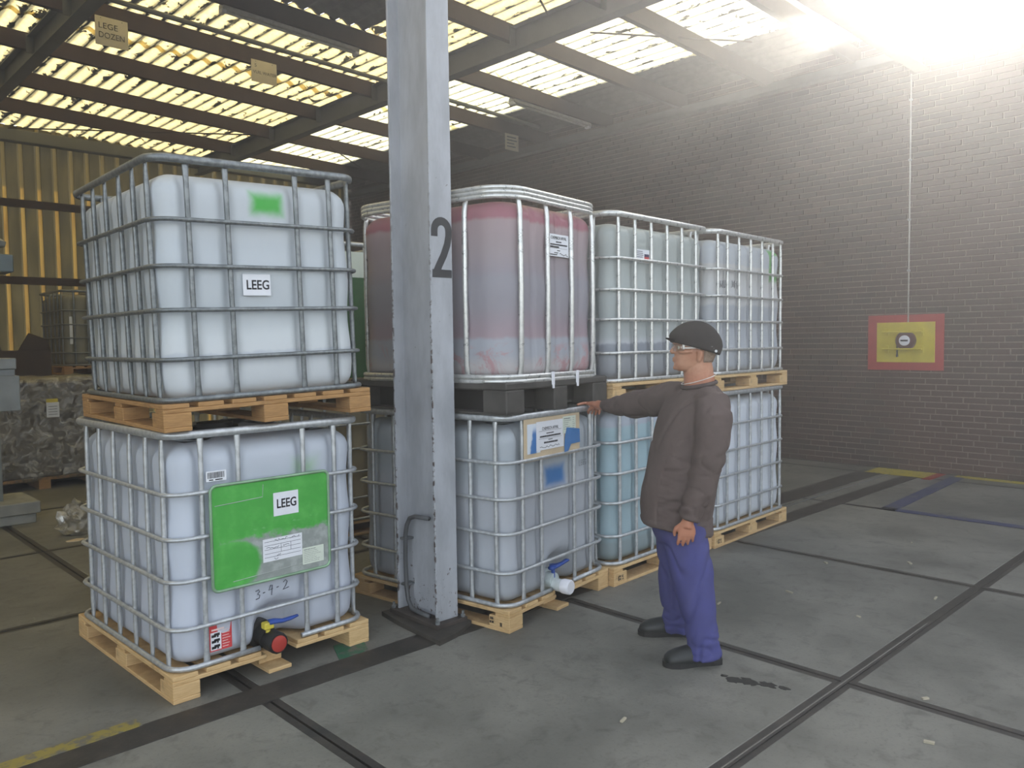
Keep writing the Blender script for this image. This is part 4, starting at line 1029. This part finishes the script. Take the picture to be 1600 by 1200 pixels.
def fold(p):
    d = .008*mnoise.noise(Vector((p.x*7, p.y*7, p.z*2.4)))
    if p.y > .155 and p.z < 1.26:                                  # hanging sleeve: creases wrap round it, densest at elbow and cuff
        k = max(0, 1-abs(p.z-1.0)/.16)*.8+max(0, 1-abs(p.z-.80)/.11)+.25
        d += k*(.0075*mnoise.noise(Vector((p.x*9+p.z*10, p.y*5, p.z*26)))-.0055*crease((p.x*7-p.z*9, p.y*4, p.z*17+4)))
    elif p.y < -.24:                                               # stretched sleeve
        d += .006*mnoise.noise(Vector((p.x*10, p.y*14, p.z*9)))-.006*crease((p.x*6+p.z*7, p.y*7, p.z*5))
    else:                                                          # body: long soft drags from armpit to belly
        d += .008*mnoise.noise(Vector((p.x*5+p.z*6, p.y*5, p.z*3-p.x*5)))-.007*crease((p.x*4+p.z*3.4+2, p.y*3, p.z*1.6-p.x*3), .06)
    if p.z < .70: d += .004
    return d*1.3
displace(sw, fold)
finish(sw, 'sweater', simple('taupe_sweater', (94,82,78), .9, 0, .05, 30, .12, .15), man)
b = MB(); P = [(-.130+.087*math.cos(a), .094*math.sin(a), 1.382-.17*.087*math.cos(a)) for a in [2*PI*k/32 for k in range(32)]]
b.tube(P, (.010,.006), 8, True); b.build('collar', simple('sweater_collar', (84,73,70), .9), man, True)
b = MB(); P = [(-.126+.086*math.cos(a), .090*math.sin(a), 1.409-.30*.083*math.cos(a)) for a in [2*PI*k/40 for k in range(40)]]
b.tube(P, .0022, 6, True); b.build('necklace', simple('pale_cord', (216,210,202), .4), man, True)
# trousers
b = MB()
b.loft([ering(-.035, 0, z, a_, w_, 2.4, 32) for z, a_, w_ in ((.80,.135,.175),(.70,.140,.188),(.62,.135,.190),(.56,.115,.175))])
b.tube([(-.036,.088,.72),(-.042,.105,.60),(-.064,.135,.43),(-.082,.155,.31),(-.094,.172,.20),(-.107,.185,.10),(-.112,.192,.030)], [.108,.110,.104,.092,.086,.084,.086], 22)
b.tube([(-.024,-.085,.72),(-.022,-.105,.60),(-.028,-.13,.45),(-.034,-.148,.33),(-.044,-.165,.20),(-.060,-.182,.10),(-.070,-.192,.035)], [.104,.104,.100,.094,.086,.084,.086], 22)
tr_ = remesh(b, .009, 5)
def tfold(p):
    d = .010*mnoise.noise(Vector((p.x*8, p.y*8, p.z*2.6+3)))
    d += .008*mnoise.noise(Vector((p.x*6+p.z*9, p.y*4, p.z*7-p.x*6)))
    d -= .009*crease((p.x*5-p.z*3.2, p.y*4, p.z*3.2+p.x*4+7), .06)
    k = max(0, 1-abs(p.z-.10)/.13); d += k*(.010*mnoise.noise(Vector((p.x*9, p.y*9, p.z*24)))-.007*crease((p.x*8+p.z*5, p.y*6, p.z*15)))
    return d
displace(tr_, tfold)
finish(tr_, 'trousers', simple('blue_work_trousers', (72,74,126), .8, 0, .07, 16, .1, .2), man)
# shoes
MSh = simple('dark_work_shoe', (44,47,46), .42, 0, .15, 20, .1); MSo = simple('shoe_sole', (34,34,33), .7, 0, .1, 14)
def shoe(hx, hy, deg, L_=.29):
    s = put('shoe', None, man, (hx,hy,0), (0,0,math.radians(deg)))
    R = []
    for f, hw, h, zb in ((-.0,.022,.03,.028),(.008,.036,.07,.02),(.05,.043,.098,.02),(.12,.046,.104,.02),(.175,.052,.094,.02),(.225,.055,.082,.02),(.262,.048,.068,.022),(.283,.030,.052,.026),(.290,.010,.032,.03)):
        R.append([(f, hw*math.copysign(abs(math.cos(a))**.8, math.cos(a)), zb+(h-zb)*max(0, math.sin(a))**.75 if math.sin(a) > 0 else zb-.004*abs(math.sin(a))) for a in [2*PI*k/20 for k in range(20)]])
    b = MB(); b.loft(R); b.build('upper', MSh, s, True)
    out = []
    for f, hw in ((-.006,.020),(.004,.038),(.05,.044),(.10,.042),(.14,.043),(.18,.052),(.225,.056),(.265,.048),(.288,.028),(.296,.008)): out.append((f, hw))
    pts_ = [(f, -w_) for f, w_ in out]+[(f, w_) for f, w_ in reversed(out)]
    b = MB(); b.prism(pts_, 2, .0, .026); b.build('sole', MSo, s)
    return s
shoe(-.193,.172,8); shoe(-.140,-.205,-4)
# hair
b = MB(); rings = []
for z, k, w_ in ((1.496,-.196,.064),(1.508,-.201,.068),(1.53,-.211,.0715),(1.56,-.222,.076),(1.59,-.229,.079)):
    row = []
    for i in range(21):
        a = math.radians(108-(z-1.496)*60)+math.radians(144+(z-1.496)*120)*i/20; c_, s_ = math.cos(a), math.sin(a)
        row.append((-.105+(abs(k)-.105+.0015)*math.copysign(abs(c_)**(.87), c_), (w_+.0012)*math.copysign(abs(s_)**(.87), s_), z))
    rings.append(row+[(x*.97-.105*.03, y*.95, zz) for x, y, zz in reversed(row)])
b.loft(rings); b.build('hair', simple('short_grey_hair', (146,124,106), .85, 0, .16, 90, .5), man, True)
# cap
MCap = simple('black_cap_cloth', (42,38,37), .85, 0, .08, 30, .1, .2)
def cap_ring(t_):
    pr = max(.0, (1-t_**2.5))**(1/2.1)*(1+.055*math.sin(PI*min(1, t_*1.6)))
    z = 1.566+.142*t_; tl = .30*(1-t_)*.95
    return ering(-.108-.012*t_*(1-t_)*4*.5, 0, z, (.124+.008*math.sin(PI*t_))*pr, .094*pr, 2.3, 40, tl)
b = MB(); b.loft([cap_ring(t_) for t_ in (0,.06,.15,.28,.42,.56,.68,.78,.86,.92,.96,.985,1.0)]); b.build('cap', MCap, man, True)
cp = man.children[-1]
R = []
for i in range(13):
    a = math.radians(-62+124*i/12); c_, s_ = math.cos(a), math.sin(a)
    x0, y0 = -.108+.120*c_, .088*s_; z0 = 1.606-.27*.12*(1-c_)*.55
    x1, y1 = -.108+(.120+.030*c_**.8)*c_+.0, .091*s_; z1 = z0+.008+.006*c_
    R.append([(x0,y0,z0+.004),(x1,y1,z1+.004),(x1,y1,z1-.001),(x0,y0,z0-.004)])
b = MB(); b.loft(R); b.build('visor', MCap, cp)
b = MB(); P = [(-.228+.01*abs(k)**2/4, .02*k, 1.556) for k in range(-3, 4)]; b.tube(P, (.012,.006), 8, flat=(0,0,1)); b.build('adjuster_band', M['black'], cp, True)
b = MB(); rs = random.Random(2)
for k in range(9):
    f = -.125-.006*k; z = 1.586-.0016*k
    b.tube([(f,.0925-.00035*k,z),(f-.004,.0922-.00035*k,z+rs.uniform(.002,.007))], .0011, 4)
b.tube([(-.118,.0905,1.580),(-.185,.0845,1.567)], .0009, 4); b.build('badge', M['galv'], cp)
b = MB(); b.lathe([(.0005,.0),(.007,.0),(.007,.003),(.0005,.003)], (-.196,.077,1.553), 1, 12); b.build('rivet', M['galv'], cp)
# safety glasses
gs = put('safety_glasses', None, man)
MGf = simple('white_glasses_frame', (240,236,228), .35)
b = MB()
for s in (-1,1):
    b.tube([(-.034,s*.072,1.587),(-.060,s*.077,1.583),(-.090,s*.080,1.574),(-.115,s*.080,1.566)], (.0042,.003), 6, flat=(0,0,1))
    b.tube([(-.036,s*.072,1.570),(-.065,s*.077,1.570),(-.095,s*.080,1.570)], (.0040,.003), 6, flat=(0,0,1))
    b.tube([(-.034,s*.0715,1.592),(-.036,s*.0715,1.564)], (.0055,.004), 6)
b.build('frame', MGf, gs, True)
t = NT('clear_lens'); tp = t.n('ShaderNodeBsdfTransparent'); tp.inputs[0].default_value = (.93,.93,.90,1)
gl = t.n('ShaderNodeBsdfGlossy'); gl.inputs['Roughness'].default_value = .08
mx = t.n('ShaderNodeMixShader'); mx.inputs[0].default_value = .14; t.t.links.new(tp.outputs[0], mx.inputs[1]); t.t.links.new(gl.outputs[0], mx.inputs[2]); ML = t.done(mx.outputs[0])
R = []
for i in range(17):
    a = math.radians(-76+152*i/16); x = -.052+.062*math.cos(a); y = .072*math.sin(a)
    cut = .008*math.exp(-(y/.012)**2)
    R.append([(x,y,1.592),(x+.0015,y*1.01,1.592),(x+.0005,y*1.01,1.553+cut),(x-.001,y,1.553+cut)])
b = MB(); b.loft(R); b.build('lens', ML, gs, True)

# ------------------------------------------------------------------ thin haze added under and before the canopy, standing in for glare
t = NT('glare_haze'); vsn = t.n('ShaderNodeVolumeScatter'); vsn.inputs['Color'].default_value = (1,.98,.94,1)
vsn.inputs['Density'].default_value = .034; vsn.inputs['Anisotropy'].default_value = .74
t.t.links.new(vsn.outputs[0], t.out.inputs['Volume'])
b = MB(); b.box((-6.3,-9,.02), (8.74,11.95,5.0)); hz = b.build('haze', t.m); tag(hz, 'thin haze added for glare in the air of the canopy and yard', 'haze', kind='stuff')
